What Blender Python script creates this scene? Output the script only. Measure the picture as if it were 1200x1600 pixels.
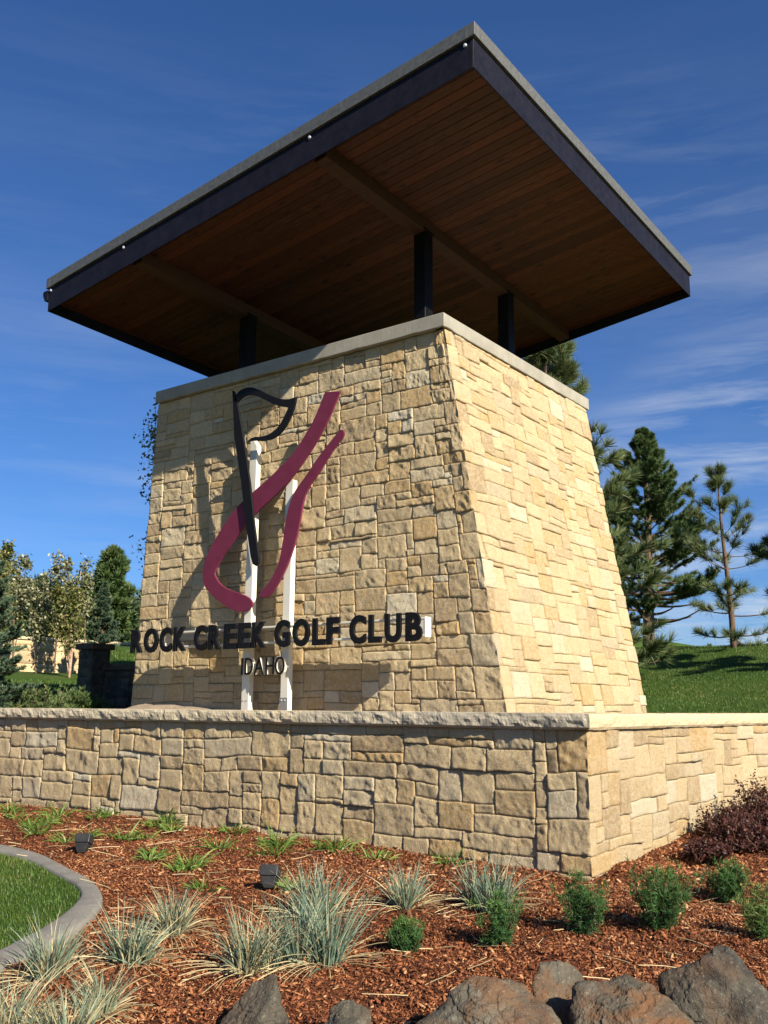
import bpy, bmesh, math, random
import numpy as np
from mathutils import Vector, Matrix

sc = bpy.context.scene
for o in list(bpy.data.objects): bpy.data.objects.remove(o)
COL = sc.collection

# ------------------------------------------------------------------ camera
EYE = (-6.7135, -3.1126, 1.1722)
cam = bpy.data.cameras.new('camera'); cam_o = bpy.data.objects.new('camera', cam); COL.objects.link(cam_o)
cam.sensor_fit = 'VERTICAL'; cam.sensor_height = 36.0; cam.lens = 33.98
cam.clip_start = 0.05; cam.clip_end = 6000
rt = Vector((0.5936363, -0.80470412, 0.00687174)); up = Vector((-0.1641107, -0.11269717, 0.97998318)); bk = Vector((-0.78782208, -0.58288131, -0.19896169))
cam_o.matrix_world = Matrix(((rt.x, up.x, bk.x, EYE[0]), (rt.y, up.y, bk.y, EYE[1]), (rt.z, up.z, bk.z, EYE[2]), (0, 0, 0, 1)))
sc.camera = cam_o

# ------------------------------------------------------------------ sky, sun, exposure
SUN = Vector((-0.233, -0.811, 0.536)).normalized()
world = bpy.data.worlds.new('World'); sc.world = world; world.use_nodes = True
wn = world.node_tree.nodes; wl = world.node_tree.links; wn.clear()
wout = wn.new('ShaderNodeOutputWorld'); wbg = wn.new('ShaderNodeBackground'); wbg.inputs['Strength'].default_value = 0.05
sky = wn.new('ShaderNodeTexSky'); sky.sky_type = 'NISHITA'; sky.sun_disc = False
sky.sun_elevation = math.asin(SUN.z); sky.sun_rotation = math.atan2(SUN.x, SUN.y)
sky.altitude = 800; sky.air_density = 1.0; sky.dust_density = 1.3; sky.ozone_density = 5.0
# thin wisps of cirrus mixed over the sky
wtc = wn.new('ShaderNodeTexCoord')
def wnoise(scale, sx, sy, sz, detail, lo, hi, dist=0.0, off=(0, 0, 0)):
    mp = wn.new('ShaderNodeMapping'); mp.inputs['Scale'].default_value = (sx, sy, sz); mp.inputs['Location'].default_value = off
    wl.new(wtc.outputs['Generated'], mp.inputs['Vector'])
    nz = wn.new('ShaderNodeTexNoise'); nz.inputs['Scale'].default_value = scale; nz.inputs['Detail'].default_value = detail
    nz.inputs['Roughness'].default_value = 0.62; nz.inputs['Distortion'].default_value = dist
    wl.new(mp.outputs['Vector'], nz.inputs['Vector'])
    mr = wn.new('ShaderNodeMapRange'); mr.inputs['From Min'].default_value = lo; mr.inputs['From Max'].default_value = hi
    mr.clamp = True; wl.new(nz.outputs['Fac'], mr.inputs['Value'])
    return mr.outputs['Result']
def wmath(op, a, b):
    m = wn.new('ShaderNodeMath'); m.operation = op
    for i, v in enumerate((a, b)):
        if isinstance(v, (int, float)): m.inputs[i].default_value = v
        else: wl.new(v, m.inputs[i])
    return m.outputs[0]
streak = wnoise(2.2, 1.0, 1.5, 11.0, 8, 0.46, 0.80, 0.35, (3.1, 0.4, 1.2))
patch = wnoise(1.5, 1.0, 1.0, 2.5, 2, 0.38, 0.60, 0.0, (0.7, 2.2, 0.3))
wsep = wn.new('ShaderNodeSeparateXYZ'); wl.new(wtc.outputs['Generated'], wsep.inputs[0])
# the wisps lie over the eastern half of the sky
side = wn.new('ShaderNodeMapRange'); side.inputs['From Min'].default_value = 0.50; side.inputs['From Max'].default_value = 0.92; side.inputs['To Min'].default_value = 0.30; wl.new(wsep.outputs['X'], side.inputs['Value'])
low = wn.new('ShaderNodeMapRange'); low.inputs['From Min'].default_value = 0.62; low.inputs['From Max'].default_value = 0.10; wl.new(wsep.outputs['Z'], low.inputs['Value'])
veil = wnoise(1.6, 0.9, 1.2, 7.0, 6, 0.40, 0.85, 0.2, (1.3, 4.1, 0.6))
cl = wmath('MULTIPLY', wmath('ADD', wmath('MULTIPLY', streak, patch), wmath('MULTIPLY', veil, 0.16)), wmath('MULTIPLY', low.outputs['Result'], wmath('MULTIPLY', side.outputs['Result'], 1.4)))
wtint = wn.new('ShaderNodeMixRGB'); wtint.blend_type = 'MULTIPLY'; wtint.inputs['Fac'].default_value = 1; wtint.inputs['Color2'].default_value = (.60, .91, 1.27, 1); wl.new(sky.outputs[0], wtint.inputs['Color1'])
wmix = wn.new('ShaderNodeMixRGB'); wl.new(cl, wmix.inputs['Fac']); wl.new(wtint.outputs[0], wmix.inputs['Color1'])
wmix.inputs['Color2'].default_value = (7.5, 8.0, 8.6, 1)
wl.new(wmix.outputs[0], wbg.inputs['Color']); wl.new(wbg.outputs[0], wout.inputs[0])

sun = bpy.data.lights.new('sun', 'SUN'); sun.energy = 5.0; sun.angle = math.radians(0.53); sun.color = (1.0, 0.91, 0.77)
sun_o = bpy.data.objects.new('sun', sun); COL.objects.link(sun_o)
sun_o.rotation_euler = SUN.to_track_quat('Z', 'Y').to_euler(); sun_o.location = (-8, -20, 15)
sc.view_settings.view_transform = 'Standard'; sc.view_settings.look = 'None'
sc.view_settings.exposure = 1.0; sc.view_settings.gamma = 1.0; sc.view_settings.use_curve_mapping = False

# ------------------------------------------------------------------ helpers
RNG = np.random.default_rng(7)
def h3(i, j, k, seed=0):
    with np.errstate(over='ignore'):
        n = (i.astype(np.int64) * 374761393 + j.astype(np.int64) * 668265263 + k.astype(np.int64) * 2147483647 + seed * 1274126177) & 0xffffffff
        n = ((n ^ (n >> 13)) * 1274126177) & 0xffffffff
        n = (n ^ (n >> 16)) & 0xffffffff
    return n.astype(np.float64) / 4294967295.0
def vnoise(p, seed=0):
    p = np.asarray(p, float); f = np.floor(p); r = p - f; r = r * r * (3 - 2 * r); f = f.astype(np.int64)
    out = 0
    for a in (0, 1):
        wa = r[..., 0] if a else 1 - r[..., 0]
        for b in (0, 1):
            wb = r[..., 1] if b else 1 - r[..., 1]
            for c in (0, 1):
                wc = r[..., 2] if c else 1 - r[..., 2]
                out = out + wa * wb * wc * h3(f[..., 0] + a, f[..., 1] + b, f[..., 2] + c, seed)
    return out * 2 - 1
def lnoise(p, seed=0, ang=0.0):
    """creased noise: straight-line interpolation, so it breaks into flat facets"""
    p = np.asarray(p, float); c, s = math.cos(ang), math.sin(ang)
    p = np.stack([p[..., 0] * c - p[..., 1] * s, p[..., 0] * s + p[..., 1] * c, p[..., 2]], -1)
    f = np.floor(p); r = p - f; f = f.astype(np.int64); x, y, z = r[..., 0], r[..., 1], r[..., 2]
    H = lambda a, b, c_: h3(f[..., 0] + a, f[..., 1] + b, f[..., 2] + c_, seed)
    def tri(k):
        hi = H(0, 0, k) * (1 - y) + H(0, 1, k) * (y - x) + H(1, 1, k) * x
        a = H(0, 0, k) * (1 - x) + H(1, 0, k) * (x - y) + H(1, 1, k) * y
        return np.where(x >= y, a, hi)
    return (tri(0) * (1 - z) + tri(1) * z) * 2 - 1
def fbm(p, octv=4, seed=0, gain=0.5):
    p = np.asarray(p, float); s = 0; a = 1.0
    for o in range(octv):
        s = s + a * vnoise(p * (2.03 ** o) + o * 17.3, seed + o); a *= gain
    return s
def sstep(a, b, x):
    t = np.clip((np.asarray(x, float) - a) / (b - a), 0, 1); return t * t * (3 - 2 * t)

class Thing:
    """an Empty at the base of a thing; parts are meshes given in world coordinates"""
    def __init__(s, name, loc, label, cat, group=None):
        s.o = bpy.data.objects.new(name, None); COL.objects.link(s.o); s.o.location = loc; s.loc = np.array(loc, float)
        s.o.empty_display_size = 0.2
        s.o['label'] = label; s.o['category'] = cat; s.o['kind'] = 'thing'
        if group: s.o['group'] = group
def tag(o, label=None, cat=None, group=None, kind=None):
    if label: o['label'] = label
    if cat: o['category'] = cat
    if group: o['group'] = group
    if kind: o['kind'] = kind
    return o
def make(name, V, F, mat, parent=None, tone=None, smooth=False, base=None, sub=False):
    """one mesh object from world-space vertices; parent is a Thing, or an object whose base is given"""
    V = np.asarray(V, float)
    par = None; off = np.zeros(3)
    if isinstance(parent, Thing): par = parent.o; off = parent.loc
    elif parent is not None: par = parent; off = np.zeros(3) if base is None else np.asarray(base, float)
    if not sub: V = V - off
    elif base is not None: V = V - off
    me = bpy.data.meshes.new(name)
    if isinstance(F, np.ndarray):
        nf, k = F.shape
        me.vertices.add(len(V)); me.vertices.foreach_set('co', V.ravel())
        me.loops.add(nf * k); me.loops.foreach_set('vertex_index', F.ravel().astype(np.int32))
        me.polygons.add(nf); me.polygons.foreach_set('loop_start', (np.arange(nf) * k).astype(np.int32))
        me.polygons.foreach_set('loop_total', np.full(nf, k, np.int32)); me.update(calc_edges=True)
    else:
        me.from_pydata(V.tolist(), [], F)
    me.materials.append(mat)
    if smooth: me.polygons.foreach_set('use_smooth', np.ones(len(me.polygons), bool))
    if tone is not None:
        at = me.attributes.new('tone', 'FLOAT', 'FACE')
        at.data.foreach_set('value', np.full(len(me.polygons), tone) if np.isscalar(tone) else np.asarray(tone, float))
    o = bpy.data.objects.new(name, me); COL.objects.link(o)
    if par is not None: o.parent = par
    return o
def box_vf(x0, x1, y0, y1, z0, z1):
    V = [(x0, y0, z0), (x1, y0, z0), (x1, y1, z0), (x0, y1, z0), (x0, y0, z1), (x1, y0, z1), (x1, y1, z1), (x0, y1, z1)]
    F = [(0, 3, 2, 1), (4, 5, 6, 7), (0, 1, 5, 4), (1, 2, 6, 5), (2, 3, 7, 6), (3, 0, 4, 7)]
    return V, F
def bevel_obj(o, w=0.004, seg=2, ang=35):
    m = o.modifiers.new('bevel', 'BEVEL'); m.width = w; m.segments = seg; m.limit_method = 'ANGLE'; m.angle_limit = math.radians(ang)
    return o
def tube(pts, rads, n=6, cap=True):
    pts = np.asarray(pts, float); rads = np.asarray(rads, float); V = []; F = []
    ref = np.array([0.31, 0.17, 0.93])
    for i, p in enumerate(pts):
        d = pts[min(i + 1, len(pts) - 1)] - pts[max(i - 1, 0)]; d = d / (np.linalg.norm(d) + 1e-9)
        a = np.cross(d, ref); 
        if np.linalg.norm(a) < 1e-3: a = np.cross(d, [1, 0, 0])
        a /= np.linalg.norm(a); b = np.cross(d, a)
        for k in range(n):
            t = 2 * math.pi * k / n; V.append(p + rads[i] * (math.cos(t) * a + math.sin(t) * b))
    for i in range(len(pts) - 1):
        for k in range(n):
            F.append((i * n + k, i * n + (k + 1) % n, (i + 1) * n + (k + 1) % n, (i + 1) * n + k))
    if cap: F.append(tuple(range(n))[::-1]); F.append(tuple((len(pts) - 1) * n + k for k in range(n)))
    return V, F
def merge(parts):
    V = []; F = []
    for v, f in parts:
        b = len(V); V.extend([tuple(q) for q in v]); F.extend([tuple(i + b for i in q) for q in f])
    return V, F
def extrude_poly(poly, to3, d0, d1):
    """closed outline (2-D) -> thick plate; to3(p, depth) gives the 3-D point"""
    n = len(poly)
    V = [to3(p, d0) for p in poly] + [to3(p, d1) for p in poly]
    F = [tuple(range(n)), tuple(range(2 * n - 1, n - 1, -1))] + [(i, i + n, (i + 1) % n + n, (i + 1) % n) for i in range(n)]
    return V, F
def smooth_loop(P, it=2):
    P = [np.array(p, float) for p in P]
    for _ in range(it):
        Q = []
        for i in range(len(P)):
            a, b = P[i], P[(i + 1) % len(P)]; Q += [a * .75 + b * .25, a * .25 + b * .75]
        P = Q
    return P

# ------------------------------------------------------------------ materials
class NT:
    def __init__(s, name, rough=0.8, spec=0.3):
        s.m = bpy.data.materials.new(name); s.m.use_nodes = True; s.t = s.m.node_tree; s.n = s.t.nodes; s.l = s.t.links
        s.b = s.n['Principled BSDF']; s.b.inputs['Roughness'].default_value = rough; s.b.inputs['Specular IOR Level'].default_value = spec
        s.tc = s.n.new('ShaderNodeTexCoord')
    def set(s, name, v):
        if hasattr(v, 'is_output') or isinstance(v, bpy.types.NodeSocket): s.l.new(v, s.b.inputs[name])
        else: s.b.inputs[name].default_value = v
    def geo(s):
        g = s.n.new('ShaderNodeNewGeometry'); return g.outputs['Position']
    def map(s, vec, scale, rot=(0, 0, 0)):
        mp = s.n.new('ShaderNodeMapping'); mp.inputs['Scale'].default_value = scale; mp.inputs['Rotation'].default_value = rot
        s.l.new(vec, mp.inputs['Vector']); return mp.outputs['Vector']
    def noise(s, vec, scale, detail=5, rough=0.55, dist=0.0):
        n = s.n.new('ShaderNodeTexNoise'); n.inputs['Scale'].default_value = scale; n.inputs['Detail'].default_value = detail
        n.inputs['Roughness'].default_value = rough; n.inputs['Distortion'].default_value = dist
        if vec is not None: s.l.new(vec, n.inputs['Vector'])
        return n.outputs['Fac']
    def voro(s, vec, scale, feat='F1'):
        n = s.n.new('ShaderNodeTexVoronoi'); n.inputs['Scale'].default_value = scale; n.feature = feat
        s.l.new(vec, n.inputs['Vector']); return n.outputs['Distance']
    def attr(s, name):
        n = s.n.new('ShaderNodeAttribute'); n.attribute_name = name; return n.outputs['Fac']
    def rnd(s):
        return s.n.new('ShaderNodeObjectInfo').outputs['Random']
    def ramp(s, fac, stops, interp='LINEAR'):
        r = s.n.new('ShaderNodeValToRGB'); r.color_ramp.interpolation = interp; e = r.color_ramp.elements
        while len(e) < len(stops): e.new(0.5)
        for i, (p, c) in enumerate(stops): e[i].position = p; e[i].color = (*c, 1)
        s.l.new(fac, r.inputs['Fac']); return r.outputs['Color']
    def mix(s, fac, a, b, mode='MIX'):
        m = s.n.new('ShaderNodeMixRGB'); m.blend_type = mode
        for k, v in (('Fac', fac), ('Color1', a), ('Color2', b)):
            if isinstance(v, bpy.types.NodeSocket): s.l.new(v, m.inputs[k])
            elif k == 'Fac': m.inputs[k].default_value = v
            else: m.inputs[k].default_value = (*v, 1)
        return m.outputs[0]
    def math(s, op, a, b=0.0):
        m = s.n.new('ShaderNodeMath'); m.operation = op
        for i, v in enumerate((a, b)):
            if isinstance(v, bpy.types.NodeSocket): s.l.new(v, m.inputs[i])
            else: m.inputs[i].default_value = v
        return m.outputs[0]
    def rng(s, v, a, b, c=0.0, d=1.0):
        m = s.n.new('ShaderNodeMapRange'); s.l.new(v, m.inputs['Value'])
        for k, x in (('From Min', a), ('From Max', b), ('To Min', c), ('To Max', d)): m.inputs[k].default_value = x
        return m.outputs['Result']
    def bump(s, h, strength=0.5, dist=0.02):
        b = s.n.new('ShaderNodeBump'); b.inputs['Strength'].default_value = strength; b.inputs['Distance'].default_value = dist
        s.l.new(h, b.inputs['Height']); s.l.new(b.outputs['Normal'], s.b.inputs['Normal'])

def mat_stone():
    t = NT('split_face_sandstone', 0.9, 0.2); p = t.geo(); tone = t.attr('tone')
    base = t.ramp(tone, [(0.0, (.40, .28, .15)), (.18, (.57, .43, .24)), (.40, (.70, .54, .305)), (.58, (.63, .475, .255)), (.70, (.60, .39, .16)), (.78, (.52, .42, .265)), (.9, (.72, .60, .39)), (1.0, (.70, .64, .49))])
    n1 = t.noise(p, 6.5, 6, .62); c = t.mix(t.rng(n1, .47, .72, 0, .45), base, (.58, .37, .15))
    n2 = t.noise(p, 24, 6, .78); c = t.mix(t.rng(n2, .44, .68, 0, .7), c, (.78, .66, .44))
    n3 = t.noise(p, 52, 6, .8); c = t.mix(t.rng(n3, .51, .68, 0, .5), c, (.28, .195, .10))
    n4 = t.noise(p, 140, 3, .7); c = t.mix(t.rng(n4, .54, .68, 0, .5), c, (.76, .62, .40))
    t.set('Base Color', c)
    hh = t.math('ADD', t.noise(p, 30, 8, .8), t.math('MULTIPLY', t.noise(p, 85, 6, .8), .7)); t.bump(hh, 1.0, .032)
    return t.m
def mat_cap():
    t = NT('cap_stone', 0.9, 0.2); p = t.geo(); tone = t.attr('tone')
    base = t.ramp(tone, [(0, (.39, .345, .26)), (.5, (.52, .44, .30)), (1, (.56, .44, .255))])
    n2 = t.noise(p, 22, 5, .7); c = t.mix(t.rng(n2, .4, .7, 0, .5), base, (.56, .48, .34)); n3 = t.noise(p, 70, 4, .7)
    c = t.mix(t.rng(n3, .52, .7, 0, .45), c, (.24, .20, .14)); t.set('Base Color', c)
    t.bump(t.math('ADD', t.noise(p, 34, 6, .68), t.math('MULTIPLY', t.noise(p, 120, 4, .7), .4)), .7, .02); return t.m
def mat_mortar():
    t = NT('mortar_core', 0.95, 0.1); p = t.geo(); t.set('Base Color', t.mix(t.noise(p, 30), (.17, .13, .085), (.26, .20, .13))); t.bump(t.noise(p, 80), .5, .01); return t.m
def mat_concrete():
    t = NT('cast_concrete', 0.85, 0.25); p = t.geo(); n = t.noise(p, 3.5, 6, .65); c = t.mix(t.rng(n, .35, .7), (.26, .24, .19), (.35, .325, .26))
    c = t.mix(t.rng(t.noise(t.map(p, (6, 6, 1.2)), 3, 4), .5, .75, 0, .5), c, (.23, .21, .17)); t.set('Base Color', c); t.bump(t.noise(p, 60, 5), .35, .008); return t.m
def mat_kerb():
    t = NT('concrete_kerb', 0.9, 0.2); p = t.geo(); n = t.noise(p, 5, 6, .65); c = t.mix(t.rng(n, .35, .7), (.15, .14, .12), (.205, .19, .165))
    c = t.mix(t.rng(t.noise(p, 34, 4), .58, .75, 0, .5), c, (.36, .33, .29)); t.set('Base Color', c); t.bump(t.noise(p, 90, 4), .35, .006); return t.m
def mat_wood(name, dark, light, red):
    t = NT(name, 0.62, 0.3); p = t.geo(); rnd = t.rnd()
    g = t.noise(t.map(p, (22, 1.1, 22)), 3, 6, .6, .4); c = t.mix(t.rng(g, .32, .68), dark, light)
    c = t.mix(t.math('MULTIPLY', rnd, .55), c, red)
    k = t.voro(t.map(p, (7.0, 2.6, 7.0)), 1.0); c = t.mix(t.rng(k, .22, .10, 0, .9), c, (.012, .005, .003))
    c = t.mix(t.rng(t.math('FRACT', t.math('MULTIPLY', rnd, 7.31)), 0, 1, 0, .75), c, dark); t.set('Base Color', c); t.bump(g, .15, .004); return t.m
def mat_paint(name, col, rough=.45, spec=.4, var=.12):
    t = NT(name, rough, spec); p = t.geo(); n = t.noise(p, 7, 5, .65); c = t.mix(t.rng(n, .35, .7), col, tuple(min(1, x * (1 + var) + .002) for x in col))
    c = t.mix(t.rng(t.noise(p, 45, 4), .62, .76, 0, .35), c, tuple(x * .75 for x in col)); t.set('Base Color', c)
    t.set('Roughness', t.rng(t.noise(p, 14, 4), .3, .7, rough - .08, rough + .12)); return t.m
def mat_steel(name, col, rough):
    t = NT(name, rough, .5); p = t.geo(); t.set('Metallic', .55); n = t.noise(t.map(p, (5, 5, 5)), 4, 6, .7); t.set('Base Color', t.mix(t.rng(n, .35, .7), col, tuple(x * 1.5 for x in col)))
    t.set('Roughness', t.rng(n, .3, .7, rough - .08, rough + .1)); t.bump(t.noise(p, 3, 3), .08, .02); return t.m
def mat_leaf(name, stops, rough=.55, trans=.12):
    t = NT(name, rough, .3); tone = t.attr('tone'); c = t.ramp(tone, stops); t.set('Base Color', c)
    if trans:
        tr = t.n.new('ShaderNodeBsdfTranslucent'); t.l.new(c, tr.inputs['Color']); mx = t.n.new('ShaderNodeMixShader'); mx.inputs[0].default_value = trans
        t.l.new(t.b.outputs[0], mx.inputs[1]); t.l.new(tr.outputs[0], mx.inputs[2]); t.l.new(mx.outputs[0], t.n['Material Output'].inputs['Surface'])
    return t.m
def mat_bark(name, a, b, sc_=(12, 12, 3)):
    t = NT(name, .9, .2); p = t.geo(); n = t.noise(t.map(p, sc_), 2.5, 6, .7); t.set('Base Color', t.mix(t.rng(n, .35, .65), a, b)); t.bump(n, .6, .02); return t.m
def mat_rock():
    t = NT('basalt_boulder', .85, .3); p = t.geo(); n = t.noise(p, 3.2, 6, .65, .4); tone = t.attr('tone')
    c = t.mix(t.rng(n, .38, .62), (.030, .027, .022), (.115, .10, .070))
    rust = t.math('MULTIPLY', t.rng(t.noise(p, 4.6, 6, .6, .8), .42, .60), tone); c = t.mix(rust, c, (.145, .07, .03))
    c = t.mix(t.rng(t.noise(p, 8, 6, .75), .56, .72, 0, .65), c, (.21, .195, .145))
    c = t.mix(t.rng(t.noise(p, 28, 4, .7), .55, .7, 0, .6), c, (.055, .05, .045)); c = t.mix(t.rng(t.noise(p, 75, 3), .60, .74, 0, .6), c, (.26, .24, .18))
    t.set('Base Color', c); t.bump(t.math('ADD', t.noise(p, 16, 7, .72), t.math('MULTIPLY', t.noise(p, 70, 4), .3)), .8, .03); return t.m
def mat_mulch_soil():
    t = NT('mulch_bed', .95, .15); p = t.geo(); n = t.noise(p, 22, 6, .7); c = t.ramp(n, [(.3, (.03, .011, .006)), (.5, (.11, .035, .014)), (.7, (.22, .08, .028))])
    t.set('Base Color', c); t.bump(t.noise(p, 45, 5, .75), .9, .04); return t.m
def mat_grass_ground(name, a, b, c3):
    t = NT(name, .9, .15); p = t.geo(); n = t.noise(p, 1.3, 5, .6); c = t.mix(t.rng(n, .35, .65), a, b); c = t.mix(t.rng(t.noise(p, .55, 4), .52, .68, 0, .5), c, c3)
    c = t.mix(t.rng(t.noise(p, 40, 4, .7), .4, .7, 0, .5), c, tuple(x * .45 for x in a)); t.set('Base Color', c); t.bump(t.noise(p, 55, 4, .8), .9, .05); return t.m
def mat_soil():
    t = NT('dry_soil', .95, .1); p = t.geo(); t.set('Base Color', t.mix(t.rng(t.noise(p, 18, 6, .7), .3, .7), (.24, .18, .125), (.40, .32, .23))); t.bump(t.noise(p, 60, 5, .7), .8, .02); return t.m

M = dict(
    stone=mat_stone(), cap=mat_cap(), mortar=mat_mortar(), concrete=mat_concrete(), kerb=mat_kerb(),
    board=mat_wood('cedar_soffit', (.034, .011, .005), (.135, .049, .019), (.12, .031, .011)), beam=mat_wood('timber_beam', (.05, .021, .009), (.095, .042, .017), (.075, .028, .011)),
    fascia=mat_paint('dark_steel_paint', (.0075, .0075, .013), .55, .12, .4), postm=mat_paint('black_steel_paint', (.003, .003, .0032), .45, .15, .4), flash=mat_steel('galvanised_flashing', (.11, .11, .10), .6),
    bolt=mat_steel('zinc_bolt', (.75, .75, .75), .3), white=mat_paint('cream_paint', (.66, .62, .51), .5, .3, .06), black=mat_paint('black_paint', (.005, .005, .006), .6, .18),
    maroon=mat_paint('maroon_paint', (.135, .020, .045), .6, .2, .2), plate=mat_paint('grey_plate', (.22, .215, .20), .5, .4), lamp=mat_paint('black_fixture', (.018, .018, .018), .5, .35, .5),
    glass=mat_paint('lamp_glass', (.05, .05, .05), .12, .6), rock=mat_rock(), mulch=mat_mulch_soil(), soil=mat_soil(), pipe=mat_paint('brown_pipe', (.15, .07, .045), .5, .3),
    lawn=mat_grass_ground('lawn_turf', (.05, .10, .014), (.07, .13, .018), (.10, .11, .03)), field=mat_grass_ground('rough_grass', (.09, .12, .03), (.12, .14, .04), (.17, .15, .06)),
    chip=mat_leaf('bark_chip', [(0, (.035, .010, .005)), (.3, (.115, .034, .012)), (.6, (.225, .075, .026)), (.85, (.33, .14, .055)), (1, (.50, .30, .15))], .8, 0),
    blade=mat_leaf('turf_blade', [(0, (.035, .075, .009)), (.55, (.075, .135, .02)), (.85, (.14, .17, .04)), (1, (.26, .20, .08))], .5, .2),
    oat=mat_leaf('oat_grass_blade', [(0, (.075, .125, .08)), (.35, (.15, .21, .145)), (.65, (.22, .265, .175)), (.78, (.36, .33, .19)), (1, (.52, .41, .22))], .5, .15),
    lily=mat_leaf('strap_leaf', [(0, (.05, .10, .015)), (.5, (.10, .18, .03)), (.8, (.17, .23, .05)), (1, (.38, .30, .10))], .45, .2),
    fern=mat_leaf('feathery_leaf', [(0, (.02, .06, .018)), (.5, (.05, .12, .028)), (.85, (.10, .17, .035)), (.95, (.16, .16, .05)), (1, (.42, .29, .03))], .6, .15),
    barb=mat_leaf('barberry_leaf', [(0, (.03, .009, .009)), (.5, (.07, .021, .018)), (.85, (.12, .048, .03)), (1, (.19, .12, .05))], .5, .12),
    pine=mat_leaf('pine_needle', [(0, (.022, .05, .016)), (.45, (.065, .11, .032)), (.8, (.13, .175, .055)), (1, (.20, .21, .08))], .5, .12),
    pale=mat_leaf('pale_pine_needle', [(0, (.05, .08, .028)), (.5, (.105, .145, .048)), (.85, (.17, .195, .07)), (1, (.27, .19, .09))], .5, .15),
    spruce=mat_leaf('spruce_needle', [(0, (.03, .06, .035)), (.5, (.075, .125, .075)), (.9, (.13, .17, .08)), (1, (.24, .20, .08))], .55, .1),
    birchl=mat_leaf('birch_leaf', [(0, (.045, .075, .015)), (.5, (.12, .14, .035)), (.85, (.22, .20, .06)), (1, (.42, .37, .18))], .4, .3),
    grey=mat_leaf('aspen_leaf', [(0, (.06, .07, .03)), (.5, (.17, .18, .08)), (1, (.42, .40, .25))], .4, .25),
    bark=mat_bark('pine_bark', (.075, .048, .03), (.16, .105, .07)), copper=mat_bark('birch_bark', (.28, .15, .09), (.55, .40, .29), (3, 3, 14)), twig=mat_bark('twig_bark', (.10, .065, .045), (.19, .13, .09)),
    hill=mat_leaf('far_forest', [(0, (.03, .055, .03)), (.6, (.065, .10, .045)), (1, (.11, .14, .06))], .9, 0), ridge=mat_grass_ground('wooded_ridge', (.03, .055, .04), (.04, .07, .05), (.05, .075, .045)),
)

# ---- positions in the place, metres
CURB_O=[(-1.602,5.395),(-1.608,4.780),(-1.671,4.129),(-1.890,3.437),(-2.058,2.939),(-2.243,2.565),(-2.452,2.299),(-2.724,2.066),(-3.023,1.900),(-3.282,1.803),(-3.523,1.725),(-3.795,1.623)]
CURB_I=[(-1.801,5.053),(-1.807,4.462),(-1.898,3.877),(-2.087,3.276),(-2.199,2.930),(-2.301,2.725),(-2.429,2.564),(-2.664,2.367),(-2.988,2.167),(-3.204,2.075),(-3.347,2.008),(-3.617,1.930)]
CLUMPS=[(-3.433,1.438,-0.219,0.500),(-4.021,0.857,-0.274,0.620),(-3.579,0.854,-0.243,0.360),(-3.025,1.286,-0.191,0.460),(-2.556,1.501,-0.151,0.440),(-2.773,0.642,-0.186,0.550),(-2.453,0.412,-0.170,0.580),(-1.897,0.965,-0.111,0.500),(-1.385,0.646,-0.083,0.420),(-1.039,0.226,-0.070,0.460),(-3.936,0.617,-0.274,0.500)]
TUFTS=[(-0.371,6.570,0.040),(-0.850,5.446,0.003),(-0.626,5.513,0.020),(-1.040,5.110,-0.012),(-0.221,5.293,0.051),(-0.061,5.297,0.062),(-0.339,5.743,0.042),(-0.250,4.382,0.046),(-0.098,4.357,0.058),(-0.707,3.945,0.010),(-1.144,3.303,-0.025),(-1.285,3.222,-0.036),(-0.816,4.100,0.002),(-1.159,4.476,-0.022),(-0.761,2.983,0.002),(-0.159,3.403,0.049),(-0.366,2.666,0.028),(-0.712,2.381,0.001),(-0.415,2.584,0.025),(-0.363,2.042,0.022),(-1.411,2.684,-0.050),(-1.730,2.101,-0.080),(-1.317,2.681,-0.043),(-0.923,4.504,-0.003),(-0.586,6.120,0.023),(-0.317,2.147,0.027),(-0.244,1.050,0.014),(-1.411,1.614,-0.062),(-0.401,1.596,0.014),(-0.349,3.998,0.038)]
SHRUBS=[(-2.071,0.140,-0.150,23.000,60.000),(-1.670,-0.196,-0.128,40.000,110.000),(-1.250,-0.521,-0.102,30.000,100.000),(-0.942,-0.844,-0.098,42.000,110.000),(0.036,-0.935,-0.069,31.000,70.000),(-0.716,-1.398,-0.120,35.000,90.000)]
BARB=[(1.167,-0.441,0.024),(1.723,-0.547,0.045),(2.080,-0.730,0.048),(2.025,-0.352,0.074),(2.692,-0.463,0.099)]
LIGHTS=[(-1.399,3.922,-0.043),(-1.500,1.711,-0.069)]
BOULD=[(-2.938,-0.891,-0.232),(-2.615,-1.360,-0.222),(-2.290,-1.689,-0.216),(-3.358,0.072,-0.250),(-3.225,-0.333,-0.244),(-2.531,-1.032,-0.205)]
PIPE=[(-0.854,-1.053,-0.102),(-0.839,-1.132,-0.108),(-0.778,-1.222,-0.109),(-0.674,-1.281,-0.109)]
RIB1=[(3.692,4.699),(3.468,4.664),(3.629,4.362),(3.785,4.148),(3.936,3.977),(4.176,3.743),(4.448,3.563),(4.730,3.400),(4.948,3.224),(5.150,3.026),(5.263,2.916),(5.368,2.766),(5.355,2.705),(5.267,2.607),(5.123,2.534),(4.941,2.479),(4.804,2.431),(4.730,2.377),(4.712,2.321),(4.817,2.261),(4.930,2.252),(5.111,2.310),(5.302,2.419),(5.505,2.567),(5.579,2.688),(5.558,2.890),(5.458,3.070),(5.232,3.337),(5.058,3.506),(4.791,3.660),(4.354,3.901),(4.103,4.085),(3.978,4.240),(3.845,4.400)]
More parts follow.
